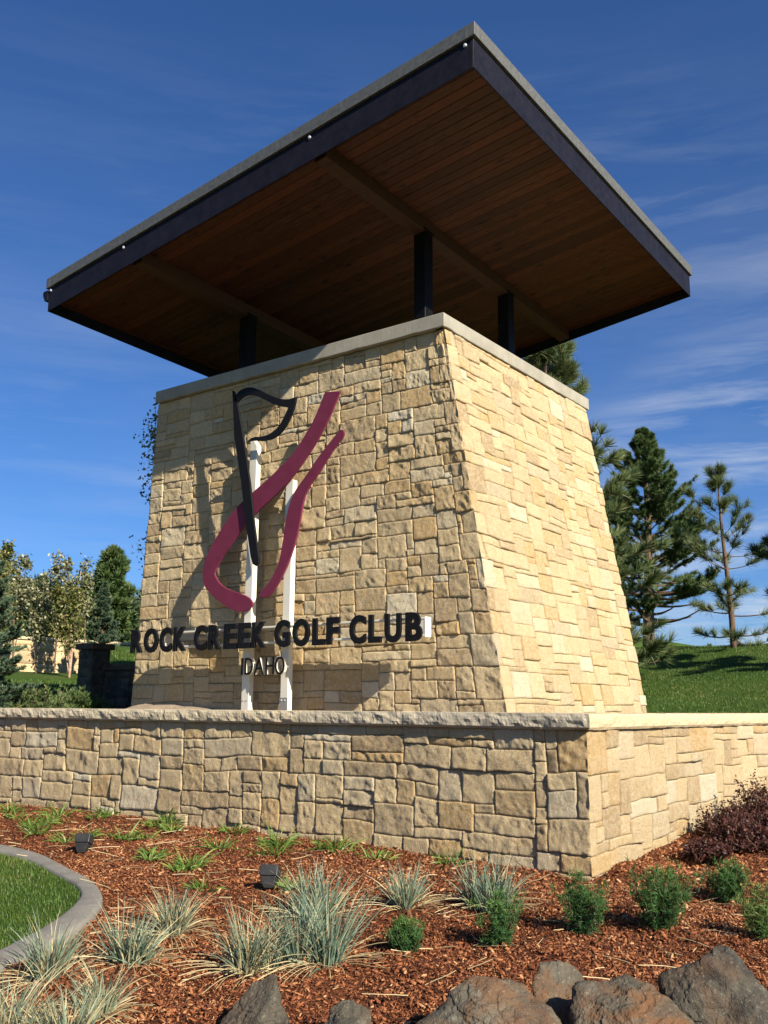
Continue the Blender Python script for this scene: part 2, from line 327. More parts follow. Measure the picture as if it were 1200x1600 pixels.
RIB2=[(3.454,4.220),(3.403,4.190),(3.402,4.131),(3.528,4.025),(3.666,3.869),(3.745,3.770),(3.883,3.643),(3.974,3.497),(4.017,3.258),(4.074,3.029),(4.172,2.790),(4.291,2.595),(4.413,2.445),(4.514,2.391),(4.600,2.411),(4.613,2.466),(4.458,2.577),(4.336,2.759),(4.281,2.990),(4.247,3.265),(4.186,3.470),(4.108,3.603),(3.944,3.760),(3.769,3.951),(3.552,4.140)]
POLE=[(5.151,4.993),(5.117,4.973),(5.061,4.848),(4.934,4.373),(4.788,3.769),(4.696,3.258),(4.605,2.858),(4.603,2.806),(4.649,2.769),(4.701,2.799),(4.739,2.885),(4.831,3.273),(4.937,3.788),(5.087,4.398),(5.133,4.861)]
FLAG=[(5.114,4.858),(5.066,4.937),(4.997,4.973),(4.880,4.981),(4.763,4.949),(4.576,4.843),(4.394,4.748),(4.238,4.696),(4.092,4.707),(4.106,4.618),(4.166,4.478),(4.269,4.345),(4.418,4.260),(4.596,4.255),(4.755,4.290),(4.858,4.294),(4.780,4.335),(4.621,4.314),(4.487,4.326),(4.358,4.393),(4.264,4.512),(4.213,4.600),(4.390,4.653),(4.572,4.750),(4.735,4.847),(4.875,4.883),(4.992,4.870),(5.055,4.811)]
LETTERS=[('R',6.715,6.501),('O',6.468,6.212),('C',6.176,5.967),('K',5.927,5.710),('C',5.565,5.360),('R',5.324,5.121),('E',5.066,4.868),('E',4.838,4.648),('K',4.620,4.407),('G',4.271,4.052),('O',4.006,3.766),('L',3.720,3.550),('F',3.523,3.348),('C',3.210,3.003),('L',2.961,2.802),('U',2.753,2.553),('B',2.494,2.297)]
IDAHO=[('I',4.818,4.792),('D',4.760,4.636),('A',4.616,4.468),('H',4.437,4.313),('O',4.296,4.155)]
BX={'copper':(7.6,16.77),'b1':(7.37,18.74),'b2':(7.55,18.03),'b3':(8.77,17.77),'b4':(5.94,17.28),'b5':(8.75,19.02)}

# ------------------------------------------------------------------ terrain
def g_out(x, y):
    x = np.asarray(x, float); y = np.asarray(y, float)
    D = np.hypot(np.maximum(-x, 0), np.maximum(-y, 0))
    e = .07 * (1 - np.exp(-np.maximum(y, 0) / 1.6)) + .05 * np.minimum(np.maximum(x, 0), 12)
    return e - .075 * np.minimum(D, 9) - .01 * np.minimum(np.maximum(D - 9, 0), 60)
def z_in(x, y):
    x = np.asarray(x, float); y = np.asarray(y, float)
    z = 1.05 + 1.52 * sstep(5.2, 15.5, x) * sstep(14, 9, y)
    lat = (x - 2.62) * .804 - (y - 9.25) * .594          # right of the line running back past the pillar
    lat2 = (x - 2.66) * .98 + (y - 9.055) * .19         # behind the side wall
    hold = sstep(.0, .5, lat) * np.maximum(sstep(.28, .6, lat2), sstep(9.6, 10.4, y))
    z = z + (.68 + 1.05 * sstep(11, 19, y)) * hold * sstep(6.6, 7.6, y) * sstep(26, 21, y)
    z = z + 1.0 * sstep(9.5, 20, y) * sstep(.5, .0, lat) + 1.0 * sstep(21, 26, y) * sstep(.0, .5, lat)
    z = z - 1.4 * sstep(30, 90, x) - .3 * sstep(40, 120, y)
    return z + .03 * vnoise(np.stack([x * .6, y * .6, x * 0], -1), 5)
def grid_mesh(xs, ys, zf):
    X, Y = np.meshgrid(xs, ys, indexing='ij'); Z = zf(X, Y); V = np.stack([X, Y, Z], -1).reshape(-1, 3)
    n, m = len(xs), len(ys); i, j = np.meshgrid(np.arange(n - 1), np.arange(m - 1), indexing='ij'); a = (i * m + j).ravel()
    return V, np.stack([a, a + m, a + m + 1, a + 1], -1)
def axis(lo, hi, c0, c1, fine, grow):
    a = list(np.arange(c0, c1 + 1e-6, fine)); s = fine
    while a[-1] < hi: s *= grow; a.append(a[-1] + s)
    s = fine
    while a[0] > lo: s *= grow; a.insert(0, a[0] - s)
    return np.array(a)
def zsheet(X, Y):
    z = g_out(X, Y) - .03
    return np.where((X > .12) & (Y > .12), -.6, z)
V, F = grid_mesh(axis(-500, 900, -8, 8, .4, 1.35), axis(-500, 1600, -8, 10, .4, 1.35), zsheet)
tag(make('ground', V, F, M['field'], smooth=True), kind='structure')
def zmulch(X, Y):
    p = np.stack([X, Y, X * 0], -1)
    return g_out(X, Y) + .022 * vnoise(p * 2.3, 3) + .014 * vnoise(p * 7, 4) + .008 * vnoise(p * 19, 9) - np.where((X > .1) & (Y > .1), .5, 0)
V, F = grid_mesh(np.arange(-6.0, 14.5, .07), np.arange(-5.0, 13.51, .07), zmulch)
tag(make('mulch_bed', V, F, M['mulch'], smooth=True), kind='structure')
V, F = grid_mesh(axis(.2, 900, .2, 18, .3, 1.3), axis(.2, 1600, .2, 24, .3, 1.3), z_in)
tag(make('lawn', V, F, M['lawn'], smooth=True), kind='structure')
def zsoil(X, Y):
    return 1.05 + .115 * sstep(.9, 1.5, X) * sstep(4.6, 6.3, Y) * sstep(7.2, 6.7, Y) + .03 * sstep(.3, 1.5, X) + .015 * vnoise(np.stack([X * 6, Y * 6, X * 0], -1), 2)
V, F = grid_mesh(np.arange(.25, 1.75, .05), np.arange(.25, 7.25, .05), zsoil)
tag(make('planter_soil', V, F, M['soil'], smooth=True), kind='structure')

# ------------------------------------------------------------------ random ashlar stonework
class Face:
    def __init__(s, P, far, v0, v1, cu, cv, rng, umax, amp=.012, seed=0, proud=.011):
        s.proud = proud
        s.P = P; s.far = far; s.v0 = v0; s.rng = rng; s.amp = amp; s.seed = seed
        s.nj = int(round((v1 - v0) / cv)); s.ni = int(umax / cu) + 2
        js = np.arange(s.nj + 1.0); js[1:-1] += rng.uniform(-.28, .28, s.nj - 1); s.vs = v0 + (v1 - v0) * js / s.nj
        is_ = np.arange(s.ni + 1.0); is_[1:] += rng.uniform(-.25, .25, s.ni); s.us = is_ * cu
        s.free = np.zeros((s.ni, s.nj), bool); s.last = np.zeros(s.nj, int)
        for j in range(s.nj):
            vm = .5 * (s.vs[j] + s.vs[j + 1]); um = .5 * (s.us[1:] + s.us[:-1]); ok = um < far(vm) - .03; s.free[:, j] = ok; s.last[j] = ok.sum() - 1
        s.rects = []
    def put(s, i0, j0, w, h, quoin=None):
        s.free[i0:i0 + w, j0:j0 + h] = False; end = bool((i0 + w - 1 >= s.last[j0:j0 + h]).any())
        if end: s.free[i0 + w:, j0:j0 + h] = False
        if quoin is None: s.rects.append((i0, j0, w, h, end))
    def fill(s, sizes):
        sz = [q[:2] for q in sizes]; wt = np.array([q[2] for q in sizes], float); wt /= wt.sum()
        for j in range(s.nj):
            for i in range(s.ni):
                if not s.free[i, j]: continue
                done = False
                for k in s.rng.choice(len(sz), 14, p=wt):
                    w, h = sz[k]
                    if j + h > s.nj or i + w > s.ni: continue
                    if not s.free[i:i + w, j:j + h].all(): continue
                    r = i + w      # do not leave a one-cell sliver to the right
                    if r < s.ni and s.free[r, j] and (r + 1 >= s.ni or not s.free[r + 1, j]):
                        if s.free[i:i + w + 1, j:j + h].all(): w += 1
                    s.put(i, j, w, h); done = True; break
                if not done:
                    w = 1
                    while i + w < s.ni and s.free[i + w, j] and w < 3: w += 1
                    h = 1
                    while j + h < s.nj and h < 2 and s.free[i:i + w, j + h].all(): h += 1
                    s.put(i, j, w, h)
    def warp(s, u, v):
        q = np.stack([u * 1.6, v * 1.6, u * 0 + s.seed], -1); q2 = np.stack([u * 8, v * 8, u * 0 + s.seed], -1)
        return .012 * vnoise(q, 21) + .0048 * vnoise(q2, 22), .022 * vnoise(q * 1.1, 23) + .0058 * vnoise(q2, 24)
    def patch(s, i0, j0, w, h, end, step, corner=None, gap=.0018, back=-.07):
        uA = s.us[i0]; vA, vB = s.vs[j0], s.vs[j0 + h]; vm = .5 * (vA + vB); uB = s.far(vm) if end else s.us[i0 + w]
        Wm, Hm = uB - uA, vB - vA; n = max(2, int(round(Wm / step))); m = max(2, int(round(Hm / step)))
        e = .004
        S = np.concatenate([[gap / Wm], np.linspace((gap + e) / Wm, 1 - (gap + e) / Wm, n), [1 - gap / Wm]])
        T = np.concatenate([[gap / Hm], np.linspace((gap + e) / Hm, 1 - (gap + e) / Hm, m), [1 - gap / Hm]])
        if corner is not None: S[0] = 0
        SS, TT = np.meshgrid(S, T, indexing='ij'); Vv = vA + TT * Hm
        if end: UB = s.far(Vv)
        else: UB = np.full_like(Vv, uB)
        Uu = uA + SS * (UB - uA); wu, wv = s.warp(Uu, Vv)
        fade = 1 - np.exp(-Uu / .05) if corner is not None else 1.0
        if end: wu = wu * (1 - SS ** 6)
        wv = wv * sstep(s.vs[-1], s.vs[-1] - .12, Vv)
        # off-square ends: each stone's sides lean a little
        rg = s.rng; Uw = Uu + wu * fade; Vw = Vv + wv
        de = np.minimum(np.minimum(SS, 1 - SS) * Wm, np.minimum(TT, 1 - TT) * Hm)
        if corner is not None: de = np.minimum(np.minimum(SS * 0 + 9, 1 - SS) * Wm, np.minimum(TT, 1 - TT) * Hm)
        a = s.amp; sd = int(rg.integers(1, 9999)); q = np.stack([Uw, Vw, Uw * 0 + sd * .37], -1)
        hgt = rg.uniform(.002, s.proud) + (SS - .5) * rg.uniform(-.010, .010) + (TT - .5) * rg.uniform(-.012, .012)
        k_ = rg.uniform(.45, 1.15); an = rg.uniform(0, 6.28); hgt = hgt + a * k_ * (.85 * lnoise(q * 8, sd, an) + .60 * lnoise(q * 19, sd + 31, an + 1.1) + .38 * lnoise(q * 41, sd + 5, an + 2.3) + .25 * vnoise(q * 80, sd + 8))
        hgt = hgt - .003 * np.exp(-de / .006)
        ring = np.zeros_like(SS, bool); ring[-1, :] = ring[:, 0] = ring[:, -1] = True
        if corner is None: ring[0, :] = True
        hgt = np.where(ring, np.minimum(hgt - .004, .006), hgt)
        G = s.P(Uw, Vw, hgt)
        if corner is not None:
            hc = .006 + .010 * vnoise(np.stack([Vw[0] * 14, Vw[0] * 0, Vw[0] * 0 + 3], -1), 77); hc = np.where(ring[0], -.006, hc)
            G[0] = corner(Vv[0] + wv[0], hc)
        nn, mm = G.shape[:2]; Vx = G.reshape(-1, 3)
        i, j = np.meshgrid(np.arange(nn - 1), np.arange(mm - 1), indexing='ij'); b = (i * mm + j).ravel(); Fq = [np.stack([b, b + mm, b + mm + 1, b + 1], -1)]
        per = [k * mm for k in range(nn)] + [(nn - 1) * mm + k for k in range(1, mm)] + [k * mm + mm - 1 for k in range(nn - 2, -1, -1)]
        if corner is None: per += [k for k in range(mm - 2, 0, -1)]
        Bk = s.P(Uw.ravel()[per], Vw.ravel()[per], np.full(len(per), back)); o = len(Vx); L = len(per)
        k = np.arange(L if corner is None else L - 1); k2 = (k + 1) % L; pa = np.array(per)
        Fq.append(np.stack([pa[k], o + k, o + k2, pa[k2]], -1))
        return np.concatenate([Vx, Bk]), np.concatenate(Fq), Wm * Hm

SIZES = [(2, 1, 3), (3, 1, 4), (4, 1, 3), (5, 1, 1.2), (2, 2, 6), (3, 2, 8), (4, 2, 7), (5, 2, 2.5), (2, 3, 3), (3, 3, 5), (4, 3, 3), (5, 3, 1.0), (1, 1, .6), (1, 2, .6)]
def tone_of(rng):
    return float(np.clip(rng.beta(1.3, 1.5), .02, .98)) if rng.random() > .08 else float(rng.choice([.05, .68, .70, .72, .95]))
def quoins(fl, fr, rng, corner, step, wl=(2, 3, 4), wr=(1, 1, 2, 3), hs=(2, 3, 3, 4)):
    out = []; j = 0; nj = min(fl.nj, fr.nj); k = 0
    fr.vs = fl.vs.copy()
    while j < nj:
        h = min(int(rng.choice(hs)), nj - j)
        if nj - j - h == 1: h += 1
        a = int(rng.choice(wl)) ; b = int(rng.choice(wr))
        if k % 2: a, b = max(1, a - 1), b + 1
        fl.put(0, j, a, h, True); fr.put(0, j, b, h, True)
        A = fl.patch(0, j, a, h, False, step, corner); B = fr.patch(0, j, b, h, False, step, corner)
        out.append((np.concatenate([A[0], B[0]]), np.concatenate([A[1], B[1] + len(A[0])]), A[2] + B[2])); j += h; k += 1
    return out
def join_stones(lst, rng):
    Vs = []; Fs = []; Ts = []; o = 0
    for v, f, a in lst:
        Vs.append(v); Fs.append(f + o); o += len(v); Ts.append(np.full(len(f), tone_of(rng)))
    return np.concatenate(Vs), np.concatenate(Fs), np.concatenate(Ts)

# ------------------------------------------------------------------ low retaining wall round the planter
rw = np.random.default_rng(11)
wall = Thing('stone_wall', (0, 0, 0), 'low buff stone planter wall with rock-faced cap running below the tower', 'wall')
WT = 1.028
PL = lambda u, v, h: np.stack([-h, u, v], -1)
PR = lambda u, v, h: np.stack([u, -h, v], -1)
cor = lambda v, hc: np.stack([-hc, -hc, v], -1)
fl = Face(PL, lambda v: v * 0 + 13.0, -.14, WT, .108, .0779, rw, 13.0, .0115, 1)
fr = Face(PR, lambda v: v * 0 + 14.0, -.14, WT, .108, .0779, rw, 14.0, .007, 2, .022)
st = quoins(fl, fr, rw, cor, .014)
fl.fill(SIZES); fr.fill(SIZES)
for f_ in (fl, fr):
    for (i0, j0, w, h, end) in f_.rects: q = f_.patch(i0, j0, w, h, end, .014 if f_.us[i0] < 4 else (.022 if f_.us[i0] < 8 else .04)); st.append((q[0], q[1], q[2] / np.linalg.norm(q[0].mean(0) - np.array(EYE)) ** 2 * 60))
st.sort(key=lambda q: -q[2]); print('wall stones', len(st))
for v, f, a in st[:300]: make('stone', v, f, M['stone'], wall, tone_of(rw))
if len(st) > 300:
    v, f, t = join_stones(st[300:], rw); tag(make('stones', v, f, M['stone'], wall, t), kind='stuff')
v, f = merge([box_vf(.03, .34, .03, 13.0, -.3, WT - .01), box_vf(.34, 14.0, .032, .34, -.3, WT - .01)]); make('mortar_core', v, f, M['mortar'], wall)
def cap_slab(u0, u1, fn, mitre, tone, seed, amp):
    n = max(4, int((u1 - u0) / .02)); U = np.linspace(u0 + .0015, u1 - .0015, n); prof = [(.36, 1.026), (-.035, 1.026), (-.05, 1.045), (-.052, 1.07), (-.053, 1.095), (-.05, 1.12), (-.044, 1.143), (.36, 1.1455)]
    G = np.zeros((n, len(prof), 3))
    for k, (d, z) in enumerate(prof):
        front = 1 <= k <= 6; q = np.stack([U, U * 0 + z, U * 0 + seed], -1)
        hh = (amp * fbm(q * np.array([13, 26, 1]), 3, seed, .6) + amp * .6 * np.abs(vnoise(q * np.array([6, 14, 1]), seed))) * (1 if front else 0) * (.45 if k in (1, 6) else 1)
        dd = d - hh * (U > u0 + .03) * (U < u1 - .02); uu = U + ((d + .05) * np.clip(1 - (U - u0) / .45, 0, 1) if mitre else 0)
        zz = z + (.004 * vnoise(q * 9, seed + 3) if k in (1, 6) else 0)
        G[:, k] = fn(uu, dd, zz)
    K = len(prof); Vx = G.reshape(-1, 3); F_ = []
    for i in range(n - 1):
        for k in range(K): a = i * K + k; b = i * K + (k + 1) % K; F_.append((a, b, b + K, a + K))
    F_ += [tuple(range(K))[::-1], tuple((n - 1) * K + k for k in range(K))]
    return make('cap_stone', Vx, F_, M['cap'], wall, tone)
fnL = lambda u, d, z: np.stack([d, u, z + 0 * u], -1); fnR = lambda u, d, z: np.stack([u, d, z + 0 * u], -1)
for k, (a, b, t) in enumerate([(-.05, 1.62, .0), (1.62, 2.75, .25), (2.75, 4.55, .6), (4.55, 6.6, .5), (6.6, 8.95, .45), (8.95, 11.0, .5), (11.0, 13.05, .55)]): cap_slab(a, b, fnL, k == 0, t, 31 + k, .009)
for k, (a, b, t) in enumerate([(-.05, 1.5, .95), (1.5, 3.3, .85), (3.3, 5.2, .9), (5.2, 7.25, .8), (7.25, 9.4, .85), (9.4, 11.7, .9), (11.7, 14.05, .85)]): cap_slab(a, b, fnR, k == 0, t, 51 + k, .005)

# ------------------------------------------------------------------ entrance tower
rt_ = np.random.default_rng(23)
X0 = 1.564; YC = lambda z: 1.549 + .1681 * (z - 1.184); YF = lambda z: 7.04 - .055 * (z - 1.184); X1 = 5.10; ZB, ZT = 1.06, 5.19
tower = Thing('entrance_tower', (3.32, 4.4, 1.05), 'tapering buff stone tower carrying a tilted overhanging roof', 'tower')
def PtL(u, v, h): return np.stack([X0 - h, u + YC(1.184) + (YC(v) - YC(1.184)) * np.exp(-u / .9), v + 0 * u], -1)
cth, sth = math.cos(math.atan(.1681)), math.sin(math.atan(.1681))
def PtR(u, v, h): return np.stack([X0 + u, YC(v) - h * cth, v + h * sth], -1)
def corT(v, hc): return np.stack([X0 - hc, YC(v) - hc, v], -1)
fl = Face(PtL, lambda v: YF(v) - YC(1.184), ZB, ZT, .108, .0765, rt_, 5.6, .011, 5)
fr = Face(PtR, lambda v: v * 0 + (X1 - X0), ZB, ZT, .108, .0765, rt_, 3.6, .008, 6, .024)
st = quoins(fl, fr, rt_, corT, .016, wr=(1, 1, 2, 2))
fl.fill(SIZES); fr.fill(SIZES)
for f_ in (fl, fr):
    for (i0, j0, w, h, end) in f_.rects:
        q = f_.patch(i0, j0, w, h, end, .016, back=-.09); d = np.linalg.norm(q[0].mean(0) - np.array(EYE)); st.append((q[0], q[1], q[2] / d ** 2 * 80))
st.sort(key=lambda q: -q[2]); print('tower stones', len(st))
for v, f, a in st[:300]: make('stone', v, f, M['stone'], tower, tone_of(rt_))
v, f, t = join_stones(st[300:], rt_); tag(make('stones', v, f, M['stone'], tower, t), kind='stuff')
i_ = .035
Vc = [(X0 + i_, YC(ZB) + i_, ZB), (X1 - .02, YC(ZB) + i_, ZB), (X1 - .02, YF(ZB) - .02, ZB), (X0 + i_, YF(ZB) - .02, ZB), (X0 + i_, YC(ZT) + i_, ZT), (X1 - .02, YC(ZT) + i_, ZT), (X1 - .02, YF(ZT) - .02, ZT), (X0 + i_, YF(ZT) - .02, ZT)]
make('mortar_core', Vc, box_vf(0, 1, 0, 1, 0, 1)[1], M['mortar'], tower)
# concrete cornice, its lower arris slightly chipped
cx0, cx1, cy0, cy1, cz0, cz1 = 1.494, 5.145, 2.184, 6.812, 5.192, 5.350
def loop_pts(n=46):
    P = []
    for a, b in (((cx0, cy0), (cx1, cy0)), ((cx1, cy0), (cx1, cy1)), ((cx1, cy1), (cx0, cy1)), ((cx0, cy1), (cx0, cy0))):
        for k in range(n): P.append((a[0] + (b[0] - a[0]) * k / n, a[1] + (b[1] - a[1]) * k / n))
    return np.array(P)
LP = loop_pts(); n = len(LP); cc = np.array([(cx0 + cx1) / 2, (cy0 + cy1) / 2]); V = []
rag = .012 * np.clip(vnoise(np.stack([LP[:, 0] * 9, LP[:, 1] * 9, LP[:, 0] * 0], -1), 4) + .5 * vnoise(np.stack([LP[:, 0] * 27, LP[:, 1] * 27, LP[:, 0] * 0], -1), 6) - .1, 0, 1)
inn = lambda d: LP + np.sign(cc - LP) * d * (np.abs(cc - LP) > np.array([(cx1 - cx0), (cy1 - cy0)]) / 2 - 1e-4)
for d, z in ((.2, cz0), (.004, cz0 + rag), (0, cz0 + .006 + rag), (0, cz1 - .006), (.006, cz1)): V.append(np.column_stack([inn(d), np.broadcast_to(z, n)]))
V = np.concatenate(V); F = []
for r in range(4):
    for k in range(n): F.append((r * n + k, r * n + (k + 1) % n, (r + 1) * n + (k + 1) % n, (r + 1) * n + k))
F += [tuple(range(4 * n, 5 * n)), tuple(range(n))[::-1]]
make('cornice', V, F, M['concrete'], tower)

# roof: flat plate, tilted down towards the far left
N0 = np.array([.335, 1.078, 7.151]); LX, LY = 5.966, 6.629
def rz(x, y): return N0[2] + (y - N0[1]) * (-.827 / LY) + (x - N0[0]) * (-.167 / LX)
def rbox(x0, x1, y0, y1, h0, h1):
    V, F = box_vf(x0, x1, y0, y1, 0, 0); V = [(x, y, rz(x, y) + (h0 if k < 4 else h1)) for k, (x, y, z) in enumerate(V)]; return V, F
rx0, rx1, ry0, ry1 = N0[0], N0[0] + LX, N0[1], N0[1] + LY
nb = 43; bw = (LX - .13) / nb
deck = make('roof', *rbox(rx0 + .012, rx1 - .012, ry0 + .012, ry1 - .012, .20, .30), M['flash'], tower)
base = tower.loc
for k in range(nb):
    xa = rx0 + .065 + k * bw
    V, F = rbox(xa + .002, xa + bw - .002, ry0 + .065, ry1 - .065, .166, .188)
    bevel_obj(make('soffit_board', V, F, M['board'], deck, base=base), .005, 1)
for (x0, x1, y0, y1) in ((rx0 + .0125, rx1 - .0125, ry0 + .0125, ry0 + .064), (rx0 + .0125, rx1 - .0125, ry1 - .064, ry1 - .0125), (rx0 + .0125, rx0 + .064, ry0 + .0645, ry1 - .0645), (rx1 - .064, rx1 - .0125, ry0 + .0645, ry1 - .0645)):
    make('soffit_trim', *rbox(x0, x1, y0, y1, .150, .190), M['board'], deck, base=base)
for (x0, x1, y0, y1) in ((rx0, rx1, ry0, ry0 + .012), (rx0, rx1, ry1 - .012, ry1), (rx0, rx0 + .012, ry0 + .0122, ry1 - .0122), (rx1 - .012, rx1, ry0 + .0122, ry1 - .0122)):
    bevel_obj(make('fascia', *rbox(x0, x1, y0, y1, 0, .325), M['fascia'], deck, base=base), .003, 1)
for (x0, x1, y0, y1) in ((rx0 - .03, rx1 + .03, ry0 - .03, ry0 + .05), (rx0 - .03, rx1 + .03, ry1 - .05, ry1 + .03), (rx0 - .03, rx0 + .05, ry0 + .0503, ry1 - .0503), (rx1 - .05, rx1 + .03, ry0 + .0503, ry1 - .0503)):
    bevel_obj(make('flashing', *rbox(x0, x1, y0, y1, .322, .462), M['flash'], deck, base=base), .004, 2)
make('roof_sheet', *rbox(rx0 + .02, rx1 - .02, ry0 + .02, ry1 - .02, .43, .455), M['flash'], deck, base=base)
gp = [(0, .16), (.012, .16), (.012, .30), (.10, .30), (.115, .285), (.115, .25), (.09, .20), (.07, .16)]
V = []; F = []
for x in (rx0 - .01, rx1 + .01):
    for (d, h) in gp: V.append((x, ry1 + d + .001, rz(x, ry1) + h))
K = len(gp); F = [tuple(range(K)), tuple(range(2 * K - 1, K - 1, -1))] + [(k, k + K, (k + 1) % K + K, (k + 1) % K) for k in range(K)]
make('gutter', V, F, M['fascia'], deck, base=base)
for y in (1.17, 3.13, 6.18, 7.66):
    z = rz(rx0, y) + .283; V, F = [], []
    for r, xx in ((.022, rx0 + .002), (.022, rx0 - .006), (.014, rx0 - .014), (.004, rx0 - .017)):
        for k in range(8): V.append((xx, y + r * math.cos(k * math.pi / 4), z + r * math.sin(k * math.pi / 4)))
    for r in range(3):
        for k in range(8): F.append((r * 8 + k, r * 8 + (k + 1) % 8, (r + 1) * 8 + (k + 1) % 8, (r + 1) * 8 + k))
    F.append(tuple(range(24, 32))); make('bolt', V, F, M['bolt'], deck, base=base)
BW, BH = .16, .0
for yb in (3.03, 5.98):
    bevel_obj(make('beam', *rbox(rx0 + .066, rx1 - .066, yb - BW / 2, yb + BW / 2, -BH + .002, .165), M['beam'], tower), .006, 1)
    for xp in (2.36, 4.40):
        s = .085; zt = rz(xp, yb) - BH + .034
        o = make('post', *box_vf(xp - s, xp + s, yb - s, yb + s, cz1 + .018, zt - .014), M['postm'], tower); bevel_obj(o, .012, 3)
        make('base_plate', *box_vf(xp - .14, xp + .14, yb - .14, yb + .14, cz1 + .001, cz1 + .0175), M['postm'], o, base=base)
        V, F = box_vf(xp - .11, xp + .11, yb - .09, yb + .09, zt - .0135, 0); V = V[:4] + [(x, y, rz(x, y) - BH + .035) for x, y, z in V[4:]]
        make('saddle_plate', V, F, M['postm'], o, base=base)

# ------------------------------------------------------------------ sign
sign = Thing('club_sign', (1.37, 4.5, 1.1), 'club sign of black letters, black flag and maroon ribbons on two cream posts', 'sign')
def plate(name, poly, x0, x1, mat, parent=sign, bev=.003):
    V, F = extrude_poly([tuple(p) for p in poly], lambda p, d: (d, p[0], p[1]), x0, x1)
    return bevel_obj(make(name, V, F, mat, parent), bev, 1, 50)
def chaikin_keep(P, sharp):
    Q = []; n = len(P)
    for i in range(n):
        p = np.array(P[i]); a = np.array(P[i - 1]); b = np.array(P[(i + 1) % n])
        if i in sharp: Q.append(p)
        else: Q += [p * .75 + a * .25, p * .75 + b * .25]
    return Q
plate('ribbon', chaikin_keep(RIB1, {0, 1}), 1.335, 1.36, M['maroon'])['label'] = 'wide maroon ribbon stroke with hooked foot'
plate('ribbon', chaikin_keep(RIB2, set()), 1.335, 1.36, M['maroon'])['label'] = 'narrow maroon ribbon stroke'
plate('flagpole', POLE, 1.295, 1.322, M['black'])
plate('flag', chaikin_keep(FLAG, {0, 8, 15, 21, 27}), 1.295, 1.322, M['black'])
for (ya, yb, zt, zs) in ((4.77, 4.885, 4.345, 4.24), (4.175, 4.285, 3.765, 3.745)):
    pl = [(ya, 1.02), (yb, 1.02), (yb, zt), ((ya + yb) / 2 + .01, zt), (ya, zs)]
    p = plate('post', pl, 1.375, 1.45, M['white'], bev=.004)
    if yb < 4.5: 
        q = make('base_plate', *box_vf(1.366, 1.3745, ya - .002, yb + .002, 1.02, 1.28), M['plate'], p, base=sign.loc)
        for yy in (ya + .03, yb - .03): make('bolt', *tube([(1.366, yy, 1.25), (1.358, yy, 1.25)], [.008, .006], 6), M['bolt'], p, base=sign.loc)
    else:
        for yy in (ya + .03, yb - .03): make('bolt', *tube([(1.375, yy, 1.25), (1.366, yy, 1.25)], [.008, .006], 6), M['plate'], p, base=sign.loc)
fx0, fx1 = 1.268, 1.374
yl, yr = 6.10, 2.285
for nm, b in (('rail', (fx0, fx1, yr, yl, 2.045, 2.066)), ('rail', (fx0, fx1, yr, yl, 1.872, 1.893)), ('end_plate', (fx0, fx1, yr - .012, yr + .0, 1.868, 2.07)), ('end_plate', (fx0, fx1, yl, yl + .012, 1.868, 2.07))):
    bevel_obj(make(nm, *box_vf(*b), M['white'], sign), .003, 1)
make('end_plate', *box_vf(fx0 + .004, fx0 + .012, yr + .0005, yr + .075, 1.894, 2.044), M['white'], sign)
def glyph(ch, bold, res=4):
    cu = bpy.data.curves.new('glyph', 'FONT'); cu.body = ch; cu.size = 1.0; cu.offset = bold; cu.extrude = .5; cu.resolution_u = res; cu.fill_mode = 'BOTH'
    o = bpy.data.objects.new('glyph', cu); COL.objects.link(o); dg = bpy.context.evaluated_depsgraph_get(); me = bpy.data.meshes.new_from_object(o.evaluated_get(dg))
    V = np.array([v.co for v in me.vertices]); F = [tuple(p.vertices) for p in me.polygons]
    bpy.data.objects.remove(o); bpy.data.curves.remove(cu); bpy.data.meshes.remove(me); return V, F
GC = {}
def letter(ch, ya, yb, z0, z1, x0, x1, bold, mat):
    if (ch, bold) not in GC: GC[(ch, bold)] = glyph(ch, bold)
    V, F = GC[(ch, bold)]; lo, hi = V.min(0), V.max(0); q = (V - lo) / (hi - lo); over = .006 if ch in 'OCGU' else 0
    W = np.column_stack([x1 + (x0 - x1) * q[:, 2], ya + (yb - ya) * q[:, 0], z0 - over + (z1 - z0 + (2 * over if ch != 'U' else over)) * q[:, 1]])
    o = make('letter', W, F, mat, sign); o['label'] = 'letter ' + ch; return o
for ch, ya, yb in LETTERS: letter(ch, ya, yb, 1.828, 2.117, 1.232, 1.262, .040, M['black'])
for ch, ya, yb in IDAHO:
    letter(ch, ya, yb, 1.532, 1.722, 1.285, 1.296, -.002 if ch != 'I' else 0, M['black'])
    letter(ch, ya, yb, 1.534, 1.720, 1.2965, 1.335, -.004 if ch != 'I' else 0, M['white'])['label'] = 'cream return behind letter ' + ch
make('small_rail', *box_vf(1.352, 1.3745, 4.16, 4.815, 1.612, 1.634), M['white'], sign)
for ch, ya, yb in IDAHO:
    make('stud', *box_vf(1.3352, 1.3518, (ya + yb) / 2 - .006 + (.03 if ch in 'DO' else 0), (ya + yb) / 2 + .006 + (.03 if ch in 'DO' else 0), 1.614, 1.632), M['plate'], sign)

